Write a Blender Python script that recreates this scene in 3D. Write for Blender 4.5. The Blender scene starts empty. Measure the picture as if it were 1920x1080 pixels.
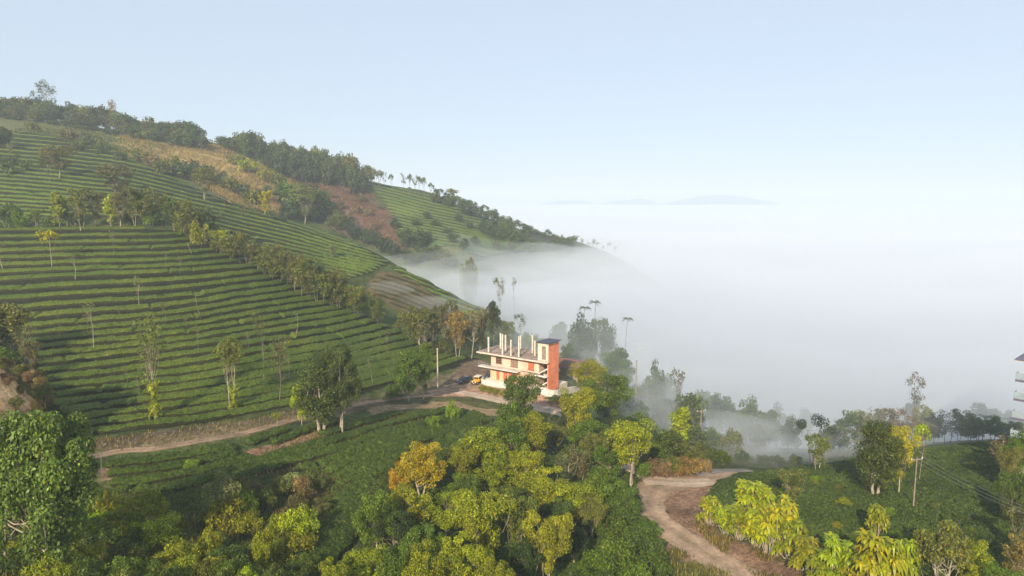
import bpy, math, random, bmesh
import numpy as np
from mathutils import Vector, Matrix
# ------------------------------------------------------------------ camera, sky, sun, exposure
sc = bpy.context.scene
C = sc.collection
R = math.radians
FPX, PITCH = 1280.0, math.atan(162/1280.0)      # focal length in photo pixels, camera pitch
cam_d = bpy.data.cameras.new("camera"); cam = bpy.data.objects.new("camera", cam_d); C.objects.link(cam)
cam_d.sensor_width = 36; cam_d.lens = 36*FPX/1920; cam_d.clip_start = 1; cam_d.clip_end = 30000
cam.location = (0, 0, 0); cam.rotation_euler = (R(90)-PITCH, 0, 0)
sc.camera = cam
SUN_AZ = math.atan2(-0.30, -0.95)               # direction towards the sun, measured from +Y to +X
SUN_EL = R(28)
world = bpy.data.worlds.new("World"); sc.world = world; world.use_nodes = True
wn = world.node_tree.nodes; wl = world.node_tree.links
sky = wn.new("ShaderNodeTexSky"); sky.sky_type = 'NISHITA'; sky.sun_disc = False
sky.sun_elevation = SUN_EL; sky.sun_rotation = SUN_AZ
sky.air_density = 1.0; sky.dust_density = 1.6; sky.ozone_density = 1.4; sky.altitude = 900
hz = wn.new("ShaderNodeMix"); hz.data_type = 'RGBA'; hz.inputs[0].default_value = 0.8      # thin high haze whitens the sky
wl.new(sky.outputs[0], hz.inputs[6]); hz.inputs[7].default_value = (3.65, 4.2, 4.95, 1); wl.new(hz.outputs[2], wn["Background"].inputs[0]); wn["Background"].inputs[1].default_value = 0.12
sun_d = bpy.data.lights.new("sun", 'SUN'); sun = bpy.data.objects.new("sun", sun_d); C.objects.link(sun)
sun_d.energy = 5.0; sun_d.angle = R(0.6); sun_d.color = (1.0, 0.84, 0.62)
sd = Vector((math.sin(SUN_AZ)*math.cos(SUN_EL), math.cos(SUN_AZ)*math.cos(SUN_EL), math.sin(SUN_EL)))
sun.rotation_euler = (-sd).to_track_quat('-Z', 'Y').to_euler()
sc.view_settings.view_transform = 'Standard'; sc.view_settings.look = 'None'
sc.view_settings.exposure = 0.6; sc.view_settings.gamma = 1
sc.cycles.use_denoising = True
sc.cycles.max_bounces = 6; sc.cycles.diffuse_bounces = 2; sc.cycles.glossy_bounces = 1
sc.cycles.transmission_bounces = 4; sc.cycles.volume_bounces = 2; sc.cycles.transparent_max_bounces = 8
sc.cycles.sample_clamp_indirect = 4

# ------------------------------------------------------------------ helpers
rng = random.Random(7); nrng = np.random.default_rng(11)
def tag(o, label=None, cat=None, group=None, kind=None):
    if label: o['label'] = label
    if cat: o['category'] = cat
    if group: o['group'] = group
    if kind: o['kind'] = kind
    return o
def link(name, me, parent=None, loc=None):
    o = bpy.data.objects.new(name, me); C.objects.link(o)
    if parent is not None: o.parent = parent
    if loc is not None: o.location = loc
    return o
def mesh_np(name, V, F, mat=None, smooth=True, col=None):
    """V (n,3), F (m,k) arrays -> mesh"""
    me = bpy.data.meshes.new(name)
    V = np.asarray(V, dtype=np.float32); F = np.asarray(F, dtype=np.int32)
    k = F.shape[1]
    me.vertices.add(len(V)); me.vertices.foreach_set("co", V.ravel())
    me.loops.add(F.size); me.loops.foreach_set("vertex_index", F.ravel())
    me.polygons.add(len(F)); me.polygons.foreach_set("loop_start", np.arange(0, F.size, k, dtype=np.int32))
    me.polygons.foreach_set("loop_total", np.full(len(F), k, dtype=np.int32))
    me.polygons.foreach_set("use_smooth", np.full(len(F), smooth))
    me.update(calc_edges=True)
    if col is not None:
        a = me.color_attributes.new("tint", 'FLOAT_COLOR', 'POINT')
        c4 = np.ones((len(V), 4), dtype=np.float32); c4[:, :3] = col
        a.data.foreach_set("color", c4.ravel())
    if mat: me.materials.append(mat)
    return me
def vnoise(x, y, s, seed=0):
    """smooth value noise in [-1,1]"""
    x = np.asarray(x, float)/s; y = np.asarray(y, float)/s
    xi = np.floor(x).astype(np.int64); yi = np.floor(y).astype(np.int64)
    fx = x-xi; fy = y-yi; fx = fx*fx*(3-2*fx); fy = fy*fy*(3-2*fy)
    def h(i, j):
        n = (i*374761393 + j*668265263 + seed*1442695041) & 0x7fffffff
        n = ((n ^ (n >> 13))*1274126177) & 0x7fffffff
        return ((n ^ (n >> 16)) & 0xffff)/32767.5-1
    return (h(xi, yi)*(1-fx)+h(xi+1, yi)*fx)*(1-fy)+(h(xi, yi+1)*(1-fx)+h(xi+1, yi+1)*fx)*fy
def fbm(x, y, s, seed=0, o=3):
    r = 0; a = 1
    for k in range(o): r = r+a*vnoise(x, y, s/(2**k), seed+k*17); a *= .5
    return r
def pix_dir(px, py):
    """plan direction of a photo pixel: X/Y and Z/Y ratios of its ray"""
    u = (np.asarray(px, float)-960)/FPX; v = (np.asarray(py, float)-540)/FPX
    yy = math.cos(PITCH)-v*math.sin(PITCH); zz = -math.sin(PITCH)-v*math.cos(PITCH)
    return u/yy, zz/yy
def P3(px, py, Y):
    a, b = pix_dir(px, py); return (a*Y, Y, b*Y)
def project(x, y, z):
    f = y*math.cos(PITCH)-z*math.sin(PITCH); up = y*math.sin(PITCH)+z*math.cos(PITCH)
    return 960+FPX*x/f, 540-FPX*up/f
def tps_fit(pts, vals, lam=0.0):
    pts = np.asarray(pts, float)/100; n = len(pts)
    d = np.linalg.norm(pts[:, None]-pts[None], axis=2); K = np.where(d > 0, d*d*np.log(d+1e-12), 0)+lam*np.eye(n)
    Pm = np.c_[np.ones(n), pts]; A = np.zeros((n+3, n+3)); A[:n, :n] = K; A[:n, n:] = Pm; A[n:, :n] = Pm.T
    w = np.linalg.solve(A, np.r_[vals, 0, 0, 0])
    def f(x, y):
        x = np.asarray(x, float)/100; y = np.asarray(y, float)/100; r = w[n]+w[n+1]*x+w[n+2]*y
        for i in range(n):
            d2 = (x-pts[i, 0])**2+(y-pts[i, 1])**2
            r = r+w[i]*0.5*d2*np.log(d2+1e-12)
        return r
    return f
def smoothstep(a, b, x):
    t = np.clip((x-a)/(b-a), 0, 1); return t*t*(3-2*t)
# ------------------------------------------------------------------ terrain height
# (photo x, photo y, distance): points measured on the visible ground
GP = [
 # tea slope A: base, middle, top
 (180,822,105),(400,797,115),(560,762,128),(700,742,145),(860,700,175),(905,692,182),
 (0,600,160),(300,600,162),(600,650,158),(0,500,195),(300,500,195),(450,700,135),(150,720,128),(760,660,182),
 (-350,600,165),(-350,450,230),
 (0,428,232),(150,425,232),(330,432,230),(480,484,222),(600,544,213),(700,592,208),(800,628,203),(880,662,196),
 # bluff on the left
 (-10,662,100),(-150,655,98),(35,735,101),(-20,800,90),(70,775,104),(110,800,106),(150,775,114),(220,770,116),(230,812,106),(140,690,135),(150,850,98),(-300,700,92),(120,742,121),(60,650,143),
 # slope B
 (0,402,262),(330,402,258),(0,340,310),(150,330,320),(0,262,385),(200,300,370),(-300,330,320),(-300,230,400),
 (250,288,385),(400,372,335),(500,402,322),(600,442,308),(730,493,288),(830,543,272),(920,590,262),
 (560,482,250),(650,532,238),(760,575,236),(860,625,230),(450,420,285),
 # far slope C
 (600,400,430),(700,450,415),(770,482,398),(640,345,495),(550,338,495),(740,400,470),
 (850,400,485),(800,362,530),(900,440,460),(960,432,505),(860,470,400),
 (700,340,540),(880,393,540),(970,426,530),(1050,450,520),(1100,462,520),(1140,477,515),(1190,500,500),
 (300,260,480),(400,270,500),(450,310,450),(350,320,425),(450,352,405),
 (0,222,500),(100,232,500),(200,247,500),(300,257,510),(380,263,530),(430,276,545),(500,292,545),(600,316,545),(680,334,545),
 # foreground
 (200,872,95),(400,832,107),(560,795,120),(600,830,112),(800,800,124),(900,772,141),(700,900,102),(500,900,98),
 (300,900,92),(300,1000,80),(560,1000,84),(560,1080,76),(300,1080,70),(0,1080,64),(640,960,92),(100,1000,76),
 (800,1000,92),(900,1080,82),(1000,900,112),(1060,775,152),(960,765,150),
 # yard of the house (flat), lane
 (835,728,165),(900,738,160),(940,715,172),(1010,740,157),(1070,752,158),(990,690,182),(1050,705,178),(920,700,178),
 # road and right
 (1240,905,118),(1330,907,118),(1230,965,104),(1300,1040,92),(1430,1085,86),(1350,882,125),(1150,850,130),
 (1500,920,108),(1700,905,113),(1900,905,111),(1700,846,140),(1500,884,125),(1900,836,135),(1900,1000,88),(1700,1060,80),(1550,1000,91),
 (2100,900,115),(2100,1050,80),(2100,830,140),
]
# (X, Y, Z) points where the ground is hidden or outside the frame
GH = [
 (22,175,-50),(35,165,-55),(40,150,-55),(55,140,-57),(50,190,-66),(20,215,-55),(-5,220,-50),(25,240,-62),(75,160,-62),
 (110,165,-60),(145,160,-58),(100,200,-74),(160,200,-72),(60,260,-90),(110,280,-108),(220,260,-105),(0,300,-66),(30,340,-88),
 (-12,330,-60),(-20,380,-52),(0,440,-52),(50,450,-72),(120,520,-72),(160,500,-92),(-40,300,-50),(-60,360,-42),(-95,380,-32),(-130,400,-12),
 (240,600,-128),(120,700,-128),(400,400,-128),(500,1000,-130),(0,800,-110),(-200,700,-30),(-450,650,40),(-80,640,-50),(-700,500,110),(-500,380,55),(-500,180,5),
 (-250,120,-26),(-120,60,-31),(-60,30,-38),(0,20,-46),(60,30,-46),(150,40,-40),(250,100,-46),(300,180,-80),(0,50,-44),(-30,50,-38),
 (-400,1000,-60),(0,1500,-130),(-1500,1500,-60),(1500,1500,-130),(1500,0,-110),(-900,0,0),(0,-300,-70),
 (-70,620,-22),(-150,640,0),(-300,640,30),(2500,3500,-130),(-2500,3500,-130),(0,3500,-130),
]
pts = [(P3(*g)[0], g[2]) for g in GP]+[(g[0], g[1]) for g in GH]
vals = [P3(*g)[2] for g in GP]+[g[2] for g in GH]
HB = tps_fit(pts, vals, 0.002)
def spaced(segs):
    out = [segs[0][0]]
    for a, b, s0, s1 in segs:
        x = out[-1]
        while x < b:
            t = (x-a)/(b-a); x += s0+(s1-s0)*t; out.append(x)
    return np.array(out)
gx = spaced([(-9000,-1500,1500,400),(-1500,-400,200,30),(-400,-130,10,2),(-130,150,1.0,1.0),(150,420,2,10),(420,1500,30,200),(1500,9000,400,1500)])
gy = spaced([(-400,40,60,4),(40,230,1.0,1.0),(230,560,1.5,2.5),(560,1500,4,60),(1500,16000,100,2500)])
GX, GY = np.meshgrid(gx, gy)
GZ = HB(GX, GY)
far = smoothstep(1200, 2400, np.hypot(GX, GY)); GZ = GZ*(1-far)-130*far
GZ = np.maximum(GZ, -135)
near = 1-smoothstep(300, 900, np.hypot(GX, GY))
yard = 1-np.clip(np.maximum(np.abs((GX-2)/26), np.abs((GY-166)/16)), 0, 1)**3
nz = 0.35*fbm(GX, GY, 14, 3)*(1-yard)+1.6*fbm(GX, GY, 60, 9)*smoothstep(230, 420, GY)*(1-far)
# ravelled gullies on the red slope
bl = np.exp(-(((GX+84)/14)**2+((GY-99)/10)**2)); GZ = GZ+nz+bl*(1.3*fbm(GX, GY, 5, 91)+.7*fbm(GX, GY, 2.2, 92))
def ground(x, y):
    x = np.asarray(x, float); y = np.asarray(y, float)
    i = np.clip(np.searchsorted(gx, x)-1, 0, len(gx)-2); j = np.clip(np.searchsorted(gy, y)-1, 0, len(gy)-2)
    tx = np.clip((x-gx[i])/(gx[i+1]-gx[i]), 0, 1); ty = np.clip((y-gy[j])/(gy[j+1]-gy[j]), 0, 1)
    return (GZ[j, i]*(1-tx)+GZ[j, i+1]*tx)*(1-ty)+(GZ[j+1, i]*(1-tx)+GZ[j+1, i+1]*tx)*ty
_Y = np.r_[np.arange(50, 300, 0.5), np.arange(300, 900, 1.5)]
def hit(px, py):
    """first ground point under a photo pixel (None when it sees no ground)"""
    a, b = pix_dir(px, py)
    d = b*_Y-ground(a*_Y, _Y); k = np.argmax(d < 0)
    if d[k] >= 0 or k == 0: return None
    t = d[k-1]/(d[k-1]-d[k]); Y = _Y[k-1]+(_Y[k]-_Y[k-1])*t
    return (a*Y, Y, float(ground(a*Y, Y)))
def in_poly(px, py, poly):
    px = np.asarray(px, float); py = np.asarray(py, float); r = np.zeros(px.shape, bool)
    n = len(poly)
    for k in range(n):
        x0, y0 = poly[k]; x1, y1 = poly[(k+1) % n]
        if y0 == y1: continue
        c = ((y0 > py) != (y1 > py)) & (px < (x1-x0)*(py-y0)/(y1-y0)+x0); r ^= c
    return r
# ------------------------------------------------------------------ materials
def new_mat(name):
    m = bpy.data.materials.new(name); m.use_nodes = True
    return m, m.node_tree.nodes, m.node_tree.links, m.node_tree.nodes["Principled BSDF"]
def noise(n, l, scale, detail=3, vec=None, rough=.55):
    t = n.new("ShaderNodeTexNoise"); t.inputs["Scale"].default_value = scale; t.inputs["Detail"].default_value = detail
    t.inputs["Roughness"].default_value = rough
    if vec is not None: l.new(vec, t.inputs["Vector"])
    return t
def mixc(n, l, mode, fac, a, b):
    x = n.new("ShaderNodeMix"); x.data_type = 'RGBA'; x.blend_type = mode
    for s, v in ((x.inputs[0], fac), (x.inputs[6], a), (x.inputs[7], b)):
        if hasattr(v, 'is_linked') or hasattr(v, 'links'): l.new(v, s)
        else: s.default_value = v if not isinstance(v, tuple) else (*v, 1)
    return x.outputs[2]
def ramp(n, l, src, a, b, lo=0., hi=1.):
    r = n.new("ShaderNodeMapRange"); l.new(src, r.inputs[0]); r.inputs[1].default_value = a; r.inputs[2].default_value = b
    r.inputs[3].default_value = lo; r.inputs[4].default_value = hi; return r.outputs[0]
def world_pos(n):
    return n.new("ShaderNodeNewGeometry").outputs["Position"]
def bump(n, l, b, h, strength, dist):
    k = n.new("ShaderNodeBump"); k.inputs["Strength"].default_value = strength; k.inputs["Distance"].default_value = dist
    l.new(h, k.inputs["Height"]); l.new(k.outputs[0], b.inputs["Normal"])
def spec(b, v, r=.8):
    b.inputs["Specular IOR Level"].default_value = v; b.inputs["Roughness"].default_value = r
def surf(name, col, var=.25, scale=.8, bmp=.3, bd=.1, rough=.85, sp=.2, attr=False, fine=5.0, objcol=False):
    """a weathered solid: base colour (or tint attribute / object colour) with two scales of variation and bump"""
    m, n, l, b = new_mat(name); p = world_pos(n)
    a = noise(n, l, scale, 4, p); f = noise(n, l, scale*fine, 4, p, .65)
    base = (*col, 1)
    if attr:
        at = n.new("ShaderNodeVertexColor"); at.layer_name = "tint"; src = at.outputs[0]
    elif objcol:
        src = n.new("ShaderNodeObjectInfo").outputs["Color"]
    else:
        rgb = n.new("ShaderNodeRGB"); rgb.outputs[0].default_value = base; src = rgb.outputs[0]
    v1 = n.new("ShaderNodeVectorMath"); v1.operation = 'SCALE'; l.new(src, v1.inputs[0])
    mu = n.new("ShaderNodeMath"); mu.operation = 'MULTIPLY'
    l.new(ramp(n, l, a.outputs[0], .3, .7, 1-var, 1+var), mu.inputs[0]); l.new(ramp(n, l, f.outputs[0], .3, .7, 1-var, 1+var), mu.inputs[1])
    l.new(mu.outputs[0], v1.inputs["Scale"]); l.new(v1.outputs[0], b.inputs["Base Color"])
    if bmp: bump(n, l, b, f.outputs[0], bmp, bd)
    spec(b, sp, rough)
    return m
ground_mat = surf("earth_and_grass", (.1, .1, .05), .38, .55, .8, .5, .95, .05, attr=True, fine=4)
dirt_mat = surf("packed_earth", (.25, .175, .12), .3, .35, .5, .08, .95, .1, attr=True)
road_mat = surf("red_earth_road", (.33, .235, .165), .25, .3, .6, .1, .95, .1, attr=True)
pale_mat = surf("pale_concrete_road", (.43, .345, .265), .18, .4, .4, .05, .9, .15, attr=True)
grey_mat = surf("grey_asphalt", (.17, .15, .14), .25, .4, .4, .05, .9, .2, attr=True)
hill_mat = surf("forest_hill", (.06, .09, .06), .3, .01, 0, 0, .95, 0)

def leaf_material(name, trans=.4):
    m, n, l, b = new_mat(name)
    oi = n.new("ShaderNodeObjectInfo"); at = n.new("ShaderNodeVertexColor"); at.layer_name = "tint"
    c = mixc(n, l, 'MULTIPLY', 1.0, oi.outputs["Color"], at.outputs[0])
    l.new(c, b.inputs["Base Color"]); spec(b, .24, .38)
    t = n.new("ShaderNodeBsdfTranslucent"); l.new(mixc(n, l, 'MULTIPLY', 1.0, c, (1.25, 1.3, .6)), t.inputs[0])
    mx = n.new("ShaderNodeMixShader"); mx.inputs[0].default_value = trans
    l.new(b.outputs[0], mx.inputs[1]); l.new(t.outputs[0], mx.inputs[2]); l.new(mx.outputs[0], n["Material Output"].inputs[0])
    return m
leaf_mat = leaf_material("leaves")
bark_mat = surf("bark", (.2, .17, .13), .35, 1.2, .5, .05, .9, .15, objcol=True)

def tea_material(name, c0, c1, c2, s):
    m, n, l, b = new_mat(name); p = world_pos(n)
    big = noise(n, l, .06, 3, p); mid = noise(n, l, .5, 4, p); f = noise(n, l, s, 5, p, .7)
    c = mixc(n, l, 'MIX', ramp(n, l, big.outputs[0], .35, .7), c0, c1)
    c = mixc(n, l, 'MIX', ramp(n, l, mid.outputs[0], .56, .78, 0, .75), c, c2)
    v = n.new("ShaderNodeVectorMath"); v.operation = 'SCALE'; l.new(c, v.inputs[0])
    l.new(ramp(n, l, f.outputs[0], .32, .68, 0.25, 1.85), v.inputs["Scale"]); l.new(v.outputs[0], b.inputs["Base Color"])
    bump(n, l, b, f.outputs[0], 1.0, .35); spec(b, .08, .6)
    return m
tea_mat = tea_material("tea_leaves", (.060, .098, .013), (.092, .122, .014), (.16, .175, .015), 3.0)
tea_far_mat = tea_material("tea_leaves_far", (.060, .103, .015), (.090, .130, .015), (.14, .165, .015), 1.5)
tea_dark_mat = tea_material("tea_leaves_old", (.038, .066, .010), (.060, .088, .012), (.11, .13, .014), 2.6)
tea_dry_mat = tea_material('tea_leaves_dry', (.075, .062, .026), (.10, .078, .035), (.07, .085, .025), 1.5)

# ------------------------------------------------------------------ ground sheet, painted with its soils, plus shade between the tea rows
PX, PY = project(GX, np.maximum(GY, 20), GZ)
jx = PX+fbm(GX, GY, 9, 31)*9; jy = PY+fbm(GX, GY, 9, 47)*5
col = np.zeros(GX.shape+(3,)); col[:] = (.055, .075, .024)
n1 = fbm(GX, GY, 25, 77)[..., None]; n2 = fbm(GX, GY, 7, 78)[..., None]
col = col*(1+.25*n1)+np.array((.05, .035, .01))*np.clip(n2, 0, 1)
def paint(poly, c, y0=0, y1=900, var=.15):
    m = in_poly(jx, jy, poly) & (GY > y0) & (GY < y1)
    col[m] = (np.array(c)*(1+var*n2[m]))
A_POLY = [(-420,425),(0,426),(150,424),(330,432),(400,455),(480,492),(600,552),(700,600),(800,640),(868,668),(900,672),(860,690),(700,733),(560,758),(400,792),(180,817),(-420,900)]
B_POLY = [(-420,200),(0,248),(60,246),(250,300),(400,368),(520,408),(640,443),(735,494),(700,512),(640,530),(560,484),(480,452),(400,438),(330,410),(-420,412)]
C_POLY = [(668,336),(745,345),(860,385),(960,430),(1010,470),(900,480),(800,462),(745,430),(720,385),(690,350)]
D_POLY = [(742,492),(780,508),(870,548),(985,615),(930,625),(850,585),(790,540),(735,508)]
paint([(-420,180),(0,215),(380,262),(470,300),(540,330),(500,400),(400,365),(250,295),(0,245),(-420,200)], (.10,.11,.04), 300)
paint([(215,250),(300,255),(385,262),(430,280),(480,305),(545,330),(560,370),(520,400),(440,385),(380,350),(300,310),(230,285)], (.27,.20,.08), 330, var=.3)
paint([(390,335),(470,350),(500,385),(430,375)], (.32,.19,.09), 330)
paint([(520,328),(680,336),(722,375),(735,425),(775,470),(760,480),(690,455),(640,430),(600,400),(570,350)], (.125,.07,.045), 330, var=.4)
paint([(600,385),(640,380),(700,440),(740,470),(640,440)], (.13,.085,.07), 330)
paint(A_POLY, (.018,.022,.010), 90, 245); paint(B_POLY, (.022,.032,.012), 245, 420); paint(C_POLY, (.055,.085,.028), 400); paint(D_POLY, (.05,.08,.03), 225, 320)  # near-black ground under the tea: shade between hedges put into the colour
paint([(700,515),(740,508),(800,540),(880,600),(850,612),(760,585),(690,545)], (.12,.09,.045), 200, 330)
# stony bank below the tea, track sides, bare patches
paint([(140,830),(300,806),(450,790),(560,768),(600,760),(600,772),(560,788),(400,825),(140,858)], (.125,.10,.065), 80, 140, .45)
paint([(600,762),(700,742),(860,700),(900,690),(900,725),(830,740),(700,752),(600,775)], (.12,.10,.06), 100, 200)
paint([(450,845),(500,838),(540,828),(600,805),(600,818),(540,840),(455,862)], (.28,.17,.11), 80, 150)
paint([(690,765),(760,755),(860,752),(950,770),(950,785),(860,768),(760,768),(700,780)], (.26,.19,.11), 100, 200)
paint([(190,880),(280,876),(285,890),(200,900)], (.25,.17,.11), 70, 130)
paint([(318,868),(334,870),(332,884),(318,880)], (.27,.2,.13), 70, 130)
paint([(800,730),(850,722),(905,705),(960,715),(1060,735),(1085,760),(1060,775),(960,752),(900,745),(820,742)], (.38,.235,.155), 140, 190)
paint([(855,690),(900,672),(925,690),(905,715),(850,725)], (.16,.115,.08), 160, 200)
paint([(560,930),(600,905),(640,930),(620,990),(575,1010)], (.12,.085,.055), 70, 130)
paint([(430,905),(520,890),(620,880),(640,905),(560,930),(480,940)], (.11,.085,.04), 70, 130)
paint([(1190,885),(1250,880),(1345,895),(1350,915),(1320,960),(1340,1000),(1480,1060),(1620,1160),(1300,1160),(1230,1040),(1195,985)], (.21,.13,.085), 70, 135, .25)
paint([(1210,850),(1330,850),(1335,885),(1220,885)], (.22,.15,.07), 100, 150)
paint([(1220,1040),(1340,1060),(1500,1160),(1250,1160)], (.12,.11,.04), 60, 135)
paint([(-420,650),(-120,650),(0,655),(40,690),(78,735),(60,760),(10,790),(-420,830)], (.58,.36,.18), 70, 116, .5)
paint([(1540,885),(1640,880),(1700,890),(1660,925),(1560,925)], (.09,.075,.035), 80, 135)
paint([(60,868),(140,845),(600,770),(800,742),(800,752),(600,782),(200,860),(60,878)], (.16,.125,.075), 80, 170, .4)
paint([(700,742),(860,742),(960,760),(960,775),(860,752),(700,758)], (.085,.09,.035), 100, 200, .4)
_nx, _ny = len(gx), len(gy); _i = np.arange(_nx*_ny).reshape(_ny, _nx)
GF = np.stack([_i[:-1, :-1], _i[:-1, 1:], _i[1:, 1:], _i[1:, :-1]], -1).reshape(-1, 4)
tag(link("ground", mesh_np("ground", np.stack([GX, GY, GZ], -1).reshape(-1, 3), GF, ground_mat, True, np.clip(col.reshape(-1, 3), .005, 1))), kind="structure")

def catmull(P, step=.7):
    P = [np.array(p, float) for p in P]; P = [2*P[0]-P[1]]+P+[2*P[-1]-P[-2]]; out = []
    for i in range(1, len(P)-2):
        n = max(2, int(np.linalg.norm(P[i+1]-P[i])/step))
        for k in range(n):
            t = k/n; a, b, c, d = P[i-1], P[i], P[i+1], P[i+2]
            out.append(.5*((2*b)+(c-a)*t+(2*a-5*b+4*c-d)*t*t+(3*b-a-3*c+d)*t**3))
    out.append(P[-2]); return np.array(out)
SOIL = {"packed_earth": (.25,.175,.12), "red_earth_road": (.30,.215,.15), "pale_concrete_road": (.42,.33,.25), "grey_asphalt": (.17,.15,.14)}
def ribbon(name, pix, width, mat, dz=.07, wild=1.0):
    L = []
    for q in pix:
        h = hit(q[0], q[1])
        if h: L.append((h[0], h[1], q[2] if len(q) > 2 else width))
    S = catmull(L); d = np.gradient(S[:, :2], axis=0); d /= np.linalg.norm(d, axis=1)[:, None]; nrm = np.c_[-d[:, 1], d[:, 0]]
    K = 13; V = []
    for k in range(K):
        o = (k/(K-1)-.5)*S[:, 2]
        if k in (0, K-1): o = o*(1+.18*vnoise(S[:, 0]*3, S[:, 1]*3, 4, 5+k))
        x = S[:, 0]+nrm[:, 0]*o; y = S[:, 1]+nrm[:, 1]*o
        V.append(np.c_[x, y, ground(x, y)+dz-(.12 if k in (0, K-1) else 0)-.05*math.exp(-((abs(k/(K-1)-.5)-.25)/.1)**2)])
    V = np.stack(V, 1); n = len(S); i = np.arange(n*K).reshape(n, K)
    F = np.stack([i[:-1, :-1], i[:-1, 1:], i[1:, 1:], i[1:, :-1]], -1).reshape(-1, 4)
    base = np.array(SOIL[mat.name]); cl = np.zeros((n, K, 3)); q = np.abs(np.arange(K)/(K-1)-.5)*2              # worn wheel tracks, weedy middle, crumbling verges
    nz_ = vnoise(V[:, :, 0], V[:, :, 1], 2.2, 61); nl_ = vnoise(V[:, :, 0], V[:, :, 1], 9, 62)
    rut = np.exp(-((q-.45)/.2)**2)[None]; grs = np.clip(np.exp(-(q/.16)**2)*.6+np.clip(q-.78, 0, 1)*3.2+.5*nz_-.25, 0, 1)*wild*.75
    cl = base*(.86+.2*rut+.14*nl_+.08*nz_)[..., None]; cl = cl*(1-grs[..., None])+np.array((.12, .115, .045))*grs[..., None]
    return tag(link(name, mesh_np(name, V.reshape(-1, 3), F[:, ::-1], mat, True, cl.reshape(-1, 3))), kind="structure")
ribbon("track", [(60,868),(200,851),(300,840),(400,823),(480,806),(550,786),(600,773),(650,762),(720,751),(790,743),(840,736)], 1.7, dirt_mat)
ribbon("driveway", [(805,737,3),(850,730,5),(900,722,6),(950,716,5)], 5, dirt_mat, .08)
ribbon("lane", [(862,735,3.5),(900,743),(950,754),(1000,764),(1050,774),(1085,795),(1120,830),(1170,868),(1225,898)], 3.6, pale_mat, .13, .5)
ribbon("road", [(1365,884,4),(1335,897,4.2),(1290,903,5.5),(1240,910,6),(1220,927,6.2),(1213,948,6),(1230,975,5.8),(1280,1010,6),(1350,1055,5.6),(1450,1110,5),(1560,1180,5)], 5, road_mat, .08)
ribbon("paved_road_end", [(1205,900,3.5),(1250,903,4),(1290,905,4),(1335,903,3.6)], 4, pale_mat, .15, .5)
ribbon("asphalt_lane", [(1300,888),(1340,884),(1375,883),(1405,882)], 3.2, grey_mat, .15)
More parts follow.
